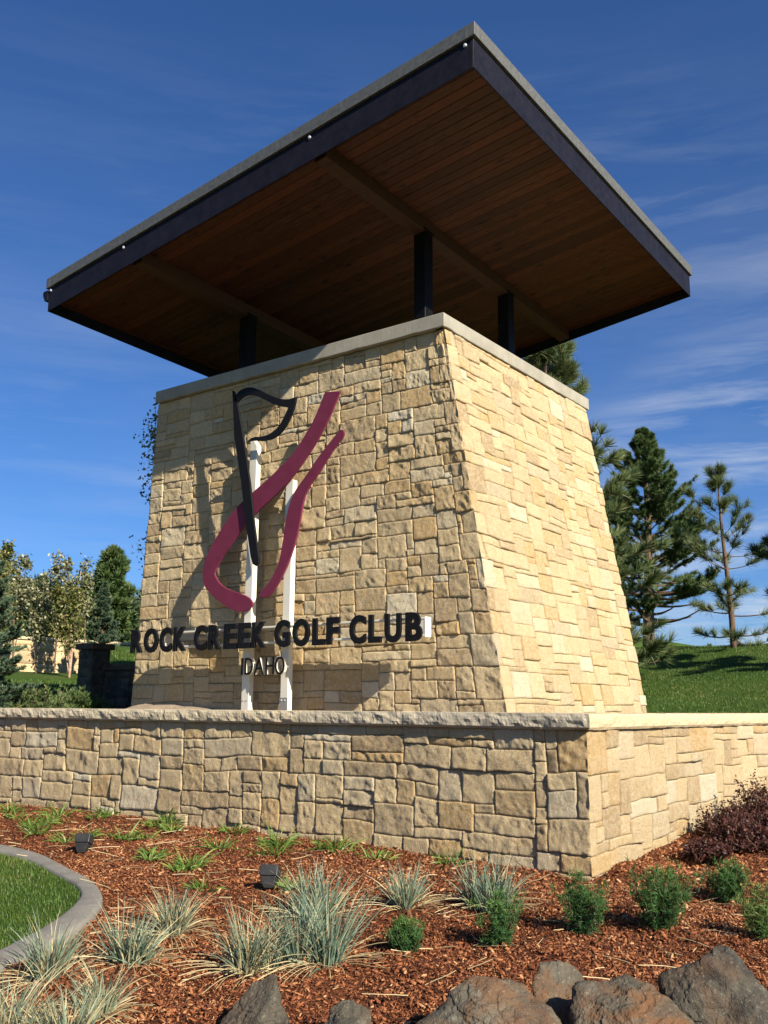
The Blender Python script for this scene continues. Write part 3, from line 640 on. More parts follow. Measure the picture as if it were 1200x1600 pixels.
# ------------------------------------------------------------------ foliage builders
def unit(a): return a / (np.linalg.norm(a, axis=-1, keepdims=True) + 1e-9)
def needles(pos, d, n, L, w, spread, rng, tone0=None, var=.25):
    N = len(pos); dd = unit(d[:, None, :] + spread * rng.normal(size=(N, n, 3))); b = np.repeat(pos[:, None, :], n, 1)
    ln = L * rng.uniform(.65, 1.1, (N, n, 1)); sd = unit(np.cross(dd, rng.normal(size=(N, n, 3)))) * w / 2
    V = np.stack([b - sd, b + sd, b + dd * ln * .62 + sd * .8, b + dd * ln], 2).reshape(-1, 3); k = np.arange(N * n) * 4
    F = np.stack([k, k + 1, k + 2, k + 3], -1)
    t0 = rng.uniform(.1, .8, N) if tone0 is None else tone0
    t = np.clip(np.repeat(t0, n) + rng.normal(0, var, N * n) * .5, 0, 1); return V, F, t
def leaves(pos, size, rng, tone=None):
    N = len(pos); a = unit(rng.normal(size=(N, 3))); b = unit(np.cross(a, rng.normal(size=(N, 3)))); s = size * rng.uniform(.6, 1.2, (N, 1)); c = np.cross(a, b) * s * .12
    V = np.stack([pos - a * s * .55, pos + b * s * .34 + c, pos + a * s * .55, pos - b * s * .34 + c], 1).reshape(-1, 3); k = np.arange(N) * 4
    return V, np.stack([k, k + 1, k + 2, k + 3], -1), (rng.random(N) if tone is None else tone)
def arc(p, az, el, L, bend, n=6, wob=0.0, rng=None):
    pts = [np.array(p, float)]; e = el
    for i in range(n):
        a2 = az + (rng.normal(0, wob) if wob else 0); d = np.array([math.cos(e) * math.cos(a2), math.cos(e) * math.sin(a2), math.sin(e)])
        pts.append(pts[-1] + d * L / n); e += bend / n
    return np.array(pts)
def along(pts, f):
    x = f * (len(pts) - 1); i = np.minimum(x.astype(int), len(pts) - 2); r = (x - i)[:, None]; return pts[i] * (1 - r) + pts[i + 1] * r, unit(pts[i + 1] - pts[i])
def tree(name, base, label, trunk_pts, trunk_r, branches, cv, mats, group=None):
    t = Thing(name, tuple(base), label, 'tree', group)
    parts = [tube(trunk_pts, trunk_r, 8)] + [tube(b, np.linspace(r, r * .3, len(b)), 4, False) for b, r in branches]
    V, F = merge(parts); make('trunk', V, F, mats[0], t, smooth=True)
    V, F, tn = cv; make('crown', V, F, mats[1], t, tone=tn); return t
def cat(lst):
    o = 0; Vs, Fs, Ts = [], [], []
    for v, f, t in lst: Vs.append(v); Fs.append(f + o); Ts.append(t); o += len(v)
    return np.concatenate(Vs), np.concatenate(Fs), np.concatenate(Ts)
def pine(name, base, H, label, seed, start=.15, spread=.32, levels=18, per=5, nl=.17, nw=.013, nn=26, mats=None, droop=0., dens=1., bare=0, sub=4, lean=0., prof=None, rad=None, group=None, top=1.0):
    rng = np.random.default_rng(seed); base = np.array(base, float); tp = []; tr = []; R0 = rad or H * .018
    for k in range(12):
        f = k / 11; tp.append(base + np.array([lean * f * H + .02 * H * .3 * math.sin(f * 5 + seed), .015 * H * math.sin(f * 4 + seed * 2), -.1 + f * (H + .05)])); tr.append(R0 * (1 - f) ** .8 + .012)
    tp = np.array(tp); br = []; P = []; D = []
    for lv in range(levels):
        f0 = start + (1 - start) * (lv / (levels - 1)) ** .92 * .985
        for k in range(per if lv < levels - 2 else 3):
            f = min(.99, f0 + rng.normal(0, .012)); c, _ = along(tp, np.array([f])); c = c[0]; az = rng.uniform(0, 6.283) if per < 4 else 6.283 * k / per + lv * 2.1 + rng.normal(0, .35)
            q = min(max((f - start) / (1 - start), 0), 1); pr = prof(q) if prof else (min(1, .55 + q * 2.2) * (1 - q) ** .75 + .06)
            L = H * spread * pr * rng.uniform(.6, 1.12)
            el = -.1 - droop + 1.0 * q ** 1.6 + rng.normal(0, .12); b = arc(c, az, el, L, .55 + droop, 7, .12, rng); br.append((b, max(.006, R0 * .28 * (1 - q) + .004)))
            if lv < bare and rng.random() < .75: continue
            m = max(3, int(9 * dens * (.4 + L / (H * spread)))); fr = rng.uniform(.38, 1, m); fr[0] = 1.0
            pp, dd = along(b, fr * .999); P.append(pp); D.append(unit(dd + np.array([0, 0, .35])))
            for s in range(sub):
                f2 = rng.uniform(.35, .92); p0, d0 = along(b, np.array([f2])); a2 = az + rng.choice([-1, 1]) * rng.uniform(.5, 1.0); sb = arc(p0[0], a2, el * .5 + .25, L * .34 * rng.uniform(.5, 1.1), .5, 4, .1, rng)
                br.append((sb, .006)); pp, dd = along(sb, np.append(rng.uniform(.4, 1, max(2, int(3 * dens))), .999)); P.append(pp); D.append(unit(dd + np.array([0, 0, .35])))
    P.append(np.repeat(tp[-1:], 6, 0) - np.array([0, 0, 1]) * np.linspace(0, .05 * H, 6)[:, None]); D.append(np.repeat([[0, 0, 1.]], 6, 0))
    P = np.concatenate(P); D = np.concatenate(D)
    return tree(name, base, label, tp, tr, br, needles(P, D, nn, nl, nw, .48, rng), mats or (M['bark'], M['pine']), group)
def leafy(name, base, H, label, seed, stems, nleaf, size, mats, spread=.25, start=.25, group=None, wide=.12, rr=.012):
    rng = np.random.default_rng(seed); base = np.array(base, float); br = []; P = []
    main = arc(base - np.array([0, 0, .1]), rng.uniform(0, 6.28), 1.52, H, .0, 9, .0, rng)
    for s in range(stems):
        b = main if s == 0 else arc(base + np.array([0, 0, rng.uniform(0, .25) * H]), rng.uniform(0, 6.28), rng.uniform(1.25, 1.5), H * rng.uniform(.65, .95), .12, 9, .08, rng)
        if s: br.append((b, rr * H * .55))
        for k in range(int(16)):
            f = rng.uniform(start, .97); c, d = along(b, np.array([f])); tb = arc(c[0], rng.uniform(0, 6.28), rng.uniform(.55, 1.15), H * spread * (1.15 - f) * rng.uniform(.5, 1.1), .3, 5, .15, rng); br.append((tb, .006))
            m = nleaf // (stems * 16); pp, _ = along(tb, rng.uniform(.2, .999, m)); P.append(pp + rng.normal(0, .05 * H * wide * 4, pp.shape))
        pp, _ = along(b, rng.uniform(.72, .999, nleaf // (stems * 8))); P.append(pp + rng.normal(0, .035 * H, pp.shape) * np.array([1, 1, .6]))
    P = np.concatenate(P)
    return tree(name, base, label, main, np.linspace(rr * H, .006, len(main)), br, leaves(P, size, rng), mats, group)

# ------------------------------------------------------------------ planting bed: chips, kerb, turf
rc = np.random.default_rng(5)
def curve_pts(P, n=10):
    P = [np.array(p) for p in P]; Q = []
    for i in range(1, len(P) - 2):
        a, b, c, d = P[i - 1], P[i], P[i + 1], P[i + 2]
        for k in range(n):
            t = k / n; Q.append(.5 * ((2 * b) + (c - a) * t + (2 * a - 5 * b + 4 * c - d) * t * t + (3 * b - a - 3 * c + d) * t ** 3))
    Q.append(P[-2]); return np.array(Q)
ext = lambda P, s, e: [s] + list(P) + [e]
KO = curve_pts(ext(CURB_O, (-1.62, 6.6), (-4.6, 1.3)) ); KI = curve_pts(ext(CURB_I, (-1.83, 6.4), (-4.5, 1.62)))
KO = np.vstack([[(-1.62, 6.6), (-1.6, 6.0)], KO, [(-4.3, 1.42), (-4.9, 1.15)]]); KI = np.vstack([[(-1.86, 6.5), (-1.8, 5.8)], KI, [(-4.2, 1.73), (-4.85, 1.45)]])
def resample(P, n):
    s = np.concatenate([[0], np.cumsum(np.linalg.norm(np.diff(P, axis=0), axis=1))]); t = np.linspace(0, s[-1], n); return np.column_stack([np.interp(t, s, P[:, 0]), np.interp(t, s, P[:, 1])])
nk = 150; KO = resample(KO, nk); KI = resample(KI, nk)
rows = []
for w, dz in ((0, -.12), (0, .030), (.06, .048), (.14, .054), (.86, .054), (.94, .048), (1, .030), (1, -.12)):
    xy = KO * (1 - w) + KI * w; rows.append(np.column_stack([xy, g_out(xy[:, 0], xy[:, 1]) + dz + .003 * vnoise(np.column_stack([xy * 3, xy[:, :1] * 0]), 8)]))
G = np.stack(rows, 1); n, K = G.shape[:2]; a = (np.arange(n - 1)[:, None] * K + np.arange(K - 1)[None]).ravel()
tag(make('kerb', G.reshape(-1, 3), np.stack([a, a + 1, a + K + 1, a + K], -1), M['kerb'], smooth=True), kind='structure')
def in_poly(x, y, P):
    c = np.zeros(len(x), bool); n = len(P)
    for i in range(n):
        x1, y1 = P[i]; x2, y2 = P[(i + 1) % n]
        k = ((y1 > y) != (y2 > y)) & (x < (x2 - x1) * (y - y1) / (y2 - y1 + 1e-12) + x1); c ^= k
    return c
POLY_I = np.vstack([KI, [(-9, 1.5), (-9, 6.5)]]); POLY_O = np.vstack([KO, [(-9, 1.1), (-9, 6.6)]])
# turf pad inside the kerb
ctr = np.array([-3.6, 3.6]); ring = [KI * (1 - s) + (KI * 0 + ctr) * s for s in (0, .25, .5, .75, 1)]
V = np.concatenate([np.column_stack([r, g_out(r[:, 0], r[:, 1]) + .03]) for r in ring]); a = (np.arange(4)[:, None] * nk + np.arange(nk - 1)[None]).ravel()
tag(make('turf', V, np.stack([a, a + 1, a + nk + 1, a + nk], -1), M['lawn'], smooth=True), kind='structure')
def blades(x, y, z, L, w, rng, lean=.5, tone=None):
    N = len(x); b = np.column_stack([x, y, z]); az = rng.uniform(0, 6.283, N); d = np.column_stack([np.cos(az), np.sin(az), np.zeros(N)]); sd = np.column_stack([-np.sin(az), np.cos(az), np.zeros(N)]) * w / 2
    ln = (L * rng.uniform(.5, 1.15, N))[:, None]; le = (rng.uniform(.05, lean, N))[:, None]; m = b + d * ln * le * .4 + np.array([0, 0, 1]) * ln * .55; tip = b + d * ln * le * 1.1 + np.array([0, 0, 1]) * ln * (1 - .35 * le)
    V = np.stack([b - sd, b + sd, m + sd * .8, tip, m - sd * .8], 1).reshape(-1, 3); k = np.arange(N) * 5
    F = np.stack([k, k + 1, k + 2, k + 4], -1); F2 = np.stack([k + 4, k + 2, k + 3, k + 3], -1)
    return V, [tuple(q) for q in F.tolist()] + [tuple(q[:3]) for q in F2.tolist()], (rng.beta(2, 2.2, N) if tone is None else tone)
x = rc.uniform(-4.9, -1.7, 60000); y = rc.uniform(1.5, 6.2, 60000); k = in_poly(x, y, POLY_I) & ((x + 6.7) ** 2 + (y + 3.1) ** 2 > 9); x, y = x[k], y[k]
tn = np.clip(rc.beta(2, 2, len(x)) * .75 + .2 + .22 * vnoise(np.column_stack([x * 2.2, y * 2.2, x * 0]), 83) + .12 * vnoise(np.column_stack([x * 9, y * 9, x * 0]), 84), 0, 1)
V, F, t = blades(x, y, g_out(x, y) + .028, .038, .0040, rc, 1.0, tn); tag(make('turf_grass', V, F, M['blade'], tone=np.concatenate([t, t])), 'short mown green grass inside the curved kerb', 'grass', kind='stuff')
# bark chips
def chips(N, xr, yr, lmin, lmax, keep, rng, lift=0.0, tone=None):
    x = rng.uniform(*xr, N); y = rng.uniform(*yr, N); k = keep(x, y) & ~((x > -.02) & (y > -.02)) & ~in_poly(x, y, POLY_O); x, y = x[k], y[k]; N = len(x)
    L = rng.uniform(lmin, lmax, N) * rng.uniform(.6, 1.2, N); W = np.maximum(.003, L * rng.uniform(.10, .34, N)); T = np.minimum(.005, W * .4)
    z = zmulch(x, y) + rng.uniform(-.004, .016, N) + lift
    az = rng.uniform(0, 6.283, N); pt = rng.normal(0, .42, N); rl = rng.normal(0, .55, N)
    a = np.column_stack([np.cos(az) * np.cos(pt), np.sin(az) * np.cos(pt), np.sin(pt)]); up_ = np.array([0, 0, 1.]); s = unit(np.cross(up_, a)); nrm = np.cross(a, s)
    s2 = s * np.cos(rl)[:, None] + nrm * np.sin(rl)[:, None]; n2 = np.cross(a, s2); c = np.column_stack([x, y, z]); a = a * L[:, None] / 2; s2 = s2 * W[:, None] / 2; n2 = n2 * T[:, None]
    j = lambda: rng.uniform(.55, 1.1, (N, 1))
    V = np.stack([c - a * j() - s2 * j() - n2, c + a * j() - s2 * j() - n2, c + a * j() + s2 * j() - n2, c - a * j() + s2 * j() - n2, c - a * .8 - s2 * .7 * j() + n2, c + a * .85 * j() - s2 * .6 + n2, c + a * .8 + s2 * .7 * j() + n2, c - a * .85 * j() + s2 * .6 + n2], 1).reshape(-1, 3)
    k = (np.arange(N) * 8)[:, None, None]; q = np.array([(4, 5, 6, 7), (0, 1, 5, 4), (1, 2, 6, 5), (2, 3, 7, 6), (3, 0, 4, 7)])[None]
    pn = vnoise(np.column_stack([x * 1.7, y * 1.7, x * 0]), 71) * .16 + vnoise(np.column_stack([x * 6, y * 6, x * 0]), 72) * .10
    F = (k + q).reshape(-1, 4); t = np.clip(rng.beta(2.2, 1.95, N) + pn, 0, .97) if tone is None else np.full(N, tone) * rng.uniform(.9, 1, N); return V, F, np.repeat(t, 5)
def dist_eye(x, y): return np.hypot(x - EYE[0], y - EYE[1])
def wedge(x, y):
    dx, dy = x - EYE[0], y - EYE[1]; fwd = (dx * .804 + dy * .595); r = dx * .594 - dy * .804; return (fwd > 2.3) & (np.abs(r) < .52 * fwd + .5)
near = lambda x, y: wedge(x, y) & (rc.random(len(x)) < np.clip(1.35 - dist_eye(x, y) / 9, .25, 1))
A = [chips(380000, (-4.9, .05), (-3.2, 8.6), .010, .034, near, rc), chips(80000, (0, 6.5), (-3.2, .05), .02, .05, near, rc), chips(26000, (-4.9, .05), (-3.2, 7), .022, .058, near, rc, .004), chips(2600, (-4.9, 1.0), (-3.2, 7), .02, .05, near, rc, .012, 1.0)]
def beyond(x, y):
    dx, dy = x - EYE[0], y - EYE[1]; fwd = (dx * .804 + dy * .595); return (fwd > 1.5) & (np.abs(dx * .594 - dy * .804) < 1.0 * fwd + 1) & ~wedge(x, y)
A.append(chips(90000, (-5.2, 9.5), (-4.6, 10.5), .02, .05, beyond, rc)); V, F, t = cat(A); print('chips', len(F)); tag(make('bark_chips', V, F, M['chip'], tone=t), 'reddish brown bark chip mulch spread over the planting bed', 'mulch', kind='stuff')
# dry straw lying on the mulch
N = 420; x = rc.uniform(-4.6, .0, N); y = rc.uniform(-2, 5.5, N); k = wedge(x, y) & ~((x > -.1) & (y > -.1)) & ~in_poly(x, y, POLY_O); parts = []
for b in BOULD: k &= np.hypot(x - b[0], y - b[1]) > .62
for px, py in zip(x[k], y[k]):
    p = np.array([px, py, float(zmulch(np.array([px]), np.array([py]))[0]) + .02]); parts.append(tube(arc(p, rc.uniform(0, 6.28), rc.uniform(-.05, .2), rc.uniform(.06, .28), rc.uniform(-.3, .1), 4, .12, rc), [.0022] * 5, 3, False))
V, F = merge(parts); tag(make('dry_straw', V, F, M['oat'], tone=1.0), 'thin dry straw scattered on the bark mulch', 'straw', kind='stuff')

# ------------------------------------------------------------------ ornamental grasses
def oat_clump(p, h, label, seed, dry=.25, lean=0.0):
    rng = np.random.default_rng(seed); t = Thing('oat_grass_clump', tuple(p), label, 'grass clump', 'blue grey grass clumps in the mulch bed')
    n = int(300 * h / .42); V = []; sub = [(rng.normal(0, .05), rng.normal(0, .05), rng.uniform(.6, 1.0)) for _ in range(5)]; F = []; T = []
    for k in range(n):
        d = rng.random() < dry; az = rng.uniform(0, 6.283); r = .055 * math.sqrt(rng.random()) * h / .5; L = h * rng.uniform(.55, 1.12) * (1.15 if d else 1.0); el = 1.54 - abs(rng.normal(0, .34)) * (1.25 if d else 1); el = max(.12, el)
        sx, sy, sl_ = sub[k % 5]; L *= sl_; b = np.array(p) + np.array([math.cos(az) * r + sx, math.sin(az) * r + sy, -.01]); a = arc(b, az + rng.normal(0, .35), el, L, -rng.uniform(.15, 1.0) * (1.35 if d else .8), 6, .03, rng)
        w = rng.uniform(.0028, .0048) * (.75 if d else 1); sd = unit(np.cross(a[2] - a[0], rng.normal(size=3)))
        wd = np.array([1, 1, 1, .9, .7, .45, .08]) * w; o = len(V); V += list(a - sd * wd[:, None]) + list(a + sd * wd[:, None]); tn = rng.uniform(.76, 1) if d else rng.uniform(0, .7)
        for q in range(6): F.append((o + q, o + q + 1, o + q + 8, o + q + 7)); T.append(tn)
    make('blades', V, F, M['oat'], t, tone=np.array(T))
    nn_ = 40; V = []; F = []
    for k in range(nn_):        # last year's straw collapsed around the foot
        az = rng.uniform(0, 6.283); a = arc(np.array(p) + np.array([math.cos(az) * .05, math.sin(az) * .05, .01]), az, rng.uniform(.1, .5), h * rng.uniform(.5, .95), -.6, 5, .06, rng)
        a[:, 2] = np.maximum(a[:, 2], g_out(a[:, 0], a[:, 1]) + .012); tb = tube(a, [.0018] * 6, 3, False); o = len(V); V += list(tb[0]); F += [tuple(i + o for i in f) for f in tb[1]]
    make('straw', V, F, M['oat'], t, tone=.97)
OL = ['blue grey grass clump spilling over the lower end of the kerb', 'tallest pale grass clump in the bottom left corner', 'small strawy grass clump beside the bottom left corner clump', 'grass clump right of the kerb bend, nearest of its pair',
      'strawy grass clump just behind the one at the kerb bend', 'wide grass clump with splayed straw in front of the right spotlight', 'large blue grass clump right of the right spotlight, front one of its pair', 'blue grass clump directly behind the large front clump',
      'lone grass clump below the middle of the wall', 'grass clump growing behind a feathery shrub near the wall corner', 'low grass clump at the very bottom left edge']
DRY = [.35, .5, .5, .3, .45, .42, .12, .15, .35, .12, .5]
HC = [.38, .42, .26, .37, .37, .43, .47, .40, .34, .38, .34]
for k, c in enumerate(CLUMPS): oat_clump(c[:3], HC[k], OL[k], 300 + k, DRY[k])
def lily(p, label, seed):
    rng = np.random.default_rng(seed); t = Thing('strap_leaf_tuft', tuple(p), label, 'plant', 'green strap-leaf tufts along the wall'); V = []; F = []; T = []; sz = rng.uniform(.11, .22)
    for k in range(46):
        az = rng.uniform(0, 6.283); a = arc(np.array(p) + np.array([math.cos(az), math.sin(az), 0]) * .07 * rng.random() * np.array([1, 1.6, 1]), az, rng.uniform(.45, 1.4), sz * rng.uniform(.6, 1.2), -rng.uniform(.5, 1.7), 5, .05, rng)
        a[:, 2] = np.maximum(a[:, 2], g_out(a[:, 0], a[:, 1]) + .008); w = rng.uniform(.004, .0075); sd = unit(np.cross(a[2] - a[0], [0, 0, 1.]) + .2 * rng.normal(size=3)); wd = np.array([.7, 1, 1, .85, .55, .08]) * w; o = len(V); V += list(a - sd * wd[:, None]) + list(a + sd * wd[:, None]); tn = rng.beta(2, 2)
        for q in range(5): F.append((o + q, o + q + 1, o + q + 7, o + q + 6)); T.append(tn)
    make('leaves', V, F, M['lily'], t, tone=np.array(T))
ORD = ['first', 'second', 'third', 'fourth', 'fifth', 'sixth', 'seventh', 'eighth', 'ninth', 'tenth', 'eleventh', 'twelfth', 'thirteenth', 'fourteenth', 'fifteenth', 'sixteenth', 'seventeenth', 'eighteenth', 'nineteenth', 'twentieth']
def bearing(p): dx, dy = p[0] - EYE[0], p[1] - EYE[1]; return (dx * .594 - dy * .804) / (dx * .804 + dy * .595)
TA = sorted([p for p in TUFTS if p[0] > -.45], key=bearing); TB = sorted([p for p in TUFTS if p[0] <= -.45], key=bearing)
for k, p in enumerate(TA): lily(p, 'green strap-leaf tuft close to the wall foot, %s of that row from left' % ORD[k], 500 + k)
for k, p in enumerate(TB): lily(p, 'green strap-leaf tuft out in the mulch, %s from left away from the wall' % ORD[k], 540 + k)

# ------------------------------------------------------------------ shrubs
def feathery(p, w, h, label, seed, gold=0.0):
    rng = np.random.default_rng(seed); t = Thing('feathery_shrub', tuple(p), label, 'shrub', 'small feathery green shrubs'); br = []; P = []; D = []
    ns_ = int(rng.integers(26, 50)); fav = rng.uniform(0, 6.283)
    for k in range(ns_):
        az = rng.uniform(0, 6.283) if rng.random() < .6 else fav + rng.normal(0, .6); el = rng.uniform(.9, 1.52); b = arc(np.array(p) + np.array([math.cos(az), math.sin(az), 0]) * w * .16 * rng.random(), az, el, h * rng.uniform(.6, 1.08), .15, 6, .12, rng); br.append(tube(b, np.linspace(.0025, .001, 7), 3, False))
        for s in range(26):
            f = rng.uniform(.12, .999); c, d = along(b, np.array([f])); P.append(c[0] + rng.normal(0, .018, 3)); D.append(unit(d[0] + rng.normal(0, .6, 3)))
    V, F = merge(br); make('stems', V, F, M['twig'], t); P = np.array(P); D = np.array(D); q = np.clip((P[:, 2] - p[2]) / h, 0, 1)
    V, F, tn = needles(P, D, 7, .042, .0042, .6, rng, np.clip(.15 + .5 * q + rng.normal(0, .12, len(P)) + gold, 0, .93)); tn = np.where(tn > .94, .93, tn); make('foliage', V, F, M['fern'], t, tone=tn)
    m = P[(q > .8)]; m = m[rng.random(len(m)) < .06]
    if len(m): V, F, tn = leaves(m + np.array([0, 0, .015]), .022, rng, np.ones(len(m))); make('flowers', V, F, M['fern'], t, tone=tn)
SL = ['smallest dark feathery shrub, low in the mulch left of the big boulder', 'feathery shrub in front of a blue grass clump above the big boulder', 'narrow upright feathery shrub before the wall corner', 'largest feathery shrub with yellow flowers right of the wall corner', 'feathery shrub beside the dark red bushes', 'golden-brown feathery shrub cut by the right edge']
SZ = [(.15, .17), (.26, .28), (.20, .33), (.29, .38), (.24, .26), (.30, .30)]
for k, s in enumerate(SHRUBS): feathery(s[:3], SZ[k][0], SZ[k][1], SL[k], 700 + k, .35 if k == 5 else 0)
def barberry(p, r, h, label, seed):
    rng = np.random.default_rng(seed); t = Thing('barberry_bush', tuple(p), label, 'bush', 'dark red bushes by the right wall'); br = []; P = []
    for k in range(60):
        az = rng.uniform(0, 6.283); b = arc(np.array(p), az, rng.uniform(.25, 1.5), r * rng.uniform(.6, 1.15), -.1, 6, .2, rng); b[:, 2] = p[2] + (b[:, 2] - p[2]) * h / r; br.append(tube(b, np.linspace(.004, .0015, 7), 3, False))
        for s in range(4):
            f = rng.uniform(.3, .95); c, d = along(b, np.array([f])); sb = arc(c[0], rng.uniform(0, 6.28), rng.uniform(.2, 1.4), r * .3, .0, 4, .2, rng); br.append(tube(sb, [.0015] * 5, 3, False)); pp, _ = along(sb, rng.uniform(.1, .999, 14)); P.append(pp + rng.normal(0, .012, pp.shape))
        pp, _ = along(b, rng.uniform(.25, .999, 18)); P.append(pp + rng.normal(0, .014, pp.shape))
    V, F = merge(br); make('stems', V, F, M['twig'], t); P = np.concatenate(P); P[:, 2] = np.maximum(P[:, 2], p[2] + .02); V, F, tn = leaves(P, .026, rng, np.clip(rng.beta(2, 2.5, len(P)), 0, 1)); make('foliage', V, F, M['barb'], t, tone=tn)
BL = ['dark red bush nearest the wall corner', 'dark red bush in the middle of the row by the right wall', 'dark red bush in front at the right edge', 'dark red bush against the right wall behind the others', 'tallest dark red bush at the right edge against the wall']
for k, (p, r, h) in enumerate(zip(BARB, (.26, .37, .38, .37, .46), (.13, .22, .27, .27, .40))): barberry(p, r, h, BL[k], 800 + k)

# ------------------------------------------------------------------ boulders
def boulder(name, c, pts, label, seed, rust):
    """convex block from corner points (metres about c), subdivided and roughened"""
    bm = bmesh.new(); vs = [bm.verts.new(Vector(q)) for q in pts]; bmesh.ops.convex_hull(bm, input=vs); bm.normal_update(); cen = np.mean(np.array(pts), 0)
    pl = []
    for f in bm.faces:
        nn_ = np.array(f.normal); dd_ = float(nn_ @ (np.array(f.verts[0].co) - cen))
        if dd_ < 0: nn_, dd_ = -nn_, -dd_
        if dd_ > .02: pl.append((nn_, dd_))
    bm.free(); bm = bmesh.new(); bmesh.ops.create_icosphere(bm, subdivisions=6, radius=1.0); U = np.array([v.co for v in bm.verts]); U /= np.linalg.norm(U, axis=1, keepdims=True)
    q = sum(np.maximum(U @ n_ / d_, 0) ** 22 for n_, d_ in pl) ** (1 / 22.); P = U / q[:, None] + cen; Nn = U
    cell = np.floor(4 * vnoise(P * 5.0, seed + 21)) / 4; d = .036 * lnoise(P * 4.2, seed, .4) + .028 * lnoise(P * 8.5, seed + 3, 1.3) + .012 * lnoise(P * 19, seed + 4, 2.2) + .006 * lnoise(P * 40, seed + 6, .9) + .020 * cell + .0035 * fbm(P * 70, 2, seed + 5); P = P + Nn * d[:, None] + np.array(c)
    F = [tuple(v.index for v in f.verts) for f in bm.faces]; bm.free()
    t = tag(make(name, P - np.array(c), F, M['rock'], tone=rust), label, 'boulder', 'basalt boulders along the front of the bed'); t.location = c; return t
def frame(c, L):
    """local right/away/up offsets (as the bed is seen from the path) to world offsets"""
    R_ = np.array([.594, -.804, 0]); A_ = np.array([.804, .594, 0]); return [tuple(R_ * a * 1.04 + A_ * b + np.array([0, 0, 1]) * (h * .86 if h > 0 else h)) for a, b, h in L]
B = [np.array(b) for b in BOULD]
boulder('boulder', tuple(B[0]), frame(B[0], [(-.38, -.05, -.05), (-.32, .1, .0), (-.24, -.02, .20), (-.12, .08, .31), (-.02, .15, .33), (.15, .12, .32), (.24, .05, .25), (.34, -.1, .12), (.33, -.2, -.1), (-.2, -.3, -.1), (.1, -.32, .0), (.0, -.2, .16), (.2, -.2, .14), (-.1, .3, .0), (.25, .25, .0), (-.33, .1, -.15)]), 'largest grey-brown boulder with a rounded pale top', 41, .75)
boulder('boulder', tuple(B[1]), frame(B[1], [(-.2, .1, .31), (-.24, -.05, .12), (-.25, -.2, -.1), (-.02, .12, .34), (.14, .08, .31), (.2, .02, .25), (.30, -.05, .10), (.32, -.2, -.1), (.0, -.25, .0), (-.12, -.05, .27), (.05, -.1, .25), (-.15, .3, -.1), (.25, .25, -.1), (.1, .3, .1)]), 'rust-stained boulder between the largest boulder and the jagged one', 52, 1.0)
boulder('boulder', tuple(B[2]), frame(B[2], [(-.26, .05, .33), (-.25, -.05, .22), (-.1, .0, .42), (-.04, .05, .45), (.03, .05, .43), (.1, .0, .30), (.22, -.1, .12), (.3, -.2, -.1), (-.15, -.15, .05), (-.12, -.2, -.1), (-.2, .25, .0), (.2, .25, .0), (.02, -.12, .25), (-.28, .1, .22)]), 'jagged dark grey boulder with a raised peak at the right', 63, .35)
boulder('boulder', tuple(B[3]), frame(B[3], [(-.14, .0, .06), (-.10, .05, .16), (.0, .08, .25), (.08, .06, .28), (.10, .0, .24), (.12, .0, .10), (.17, -.05, .07), (.19, -.1, -.1), (-.18, -.1, -.1), (.0, -.15, .0), (.05, -.08, .14), (-.05, .2, -.05), (.12, .2, -.05)]), 'small grey-green boulder with a peaked top at bottom left of the rocks', 74, .2)
boulder('boulder', tuple(B[4]), frame(B[4], [(-.2, 0, -.02), (-.08, .05, .14), (-.02, .08, .20), (.05, .06, .17), (.14, .05, .18), (.17, .0, .08), (.2, -.1, -.1), (-.22, -.1, -.1), (.0, -.18, .0), (.03, .2, -.05)]), 'low mossy grey boulder left of the largest boulder', 85, .3)
boulder('boulder', tuple(B[5]), frame(B[5], [(-.14, .0, .22), (-.08, .1, .30), (.0, .12, .30), (.10, .1, .24), (.14, .0, .12), (-.12, -.15, -.1), (.14, -.15, -.1), (.0, -.12, .12), (-.1, .25, -.1), (.12, .25, -.1)]), 'half-buried brown rock wedged behind the two big boulders', 96, .9)

# ------------------------------------------------------------------ spotlights and drip pipe
def spotlight(p, label, rz_):
    t = Thing('spotlight', tuple(p), label, 'spotlight', 'black ground spotlights in the mulch'); c, s = math.cos(rz_), math.sin(rz_)
    def put(V):   # local: x across, y towards the wall, z up
        return [(p[0] + x * c - y * s, p[1] + x * s + y * c, p[2] + z) for x, y, z in V]
    def rings(R): 
        V = []
        for (y, z, hw, hd, tilt) in R:
            for sx, sy in ((-1, -1), (1, -1), (1, 1), (-1, 1)): V.append((sx * hw, y + sy * hd * math.cos(tilt), z + sy * hd * math.sin(tilt)))
        F = [(0, 3, 2, 1)] + [(r * 4 + k, r * 4 + (k + 1) % 4, r * 4 + 4 + (k + 1) % 4, r * 4 + 4 + k) for r in range(len(R) - 1) for k in range(4)] + [tuple(len(R) * 4 - 4 + k for k in range(4))]
        return put(V), F
    b = make('housing', *rings([(-.005, .015, .030, .034, -.25), (.005, .04, .043, .046, -.3), (.02, .085, .056, .056, -.35)]), M['lamp'], t); bevel_obj(b, .006, 2)
    h = make('hood', *rings([(.0205, .0865, .063, .062, -.35), (.045, .155, .063, .058, -.35)]), M['lamp'], t); bevel_obj(h, .006, 2)
    make('lens', *rings([(.0455, .1565, .052, .047, -.35), (.0462, .1585, .052, .047, -.35)]), M['glass'], h, base=t.loc)
    make('stake', *tube(put([(0, 0, -.12), (0, 0, .02)]), [.008, .014], 8), M['lamp'], t)
spotlight(LIGHTS[0], 'black spotlight in the mulch near the kerb, further left', -1.0)
spotlight(LIGHTS[1], 'black spotlight among the grass clumps below the sign', -1.05)
pp = [np.array([p[0], p[1], p[2] + .022]) for p in PIPE]; pp = [pp[0] + [-.05, .07, -.05]] + pp + [pp[-1] + [.04, -.03, -.06]]
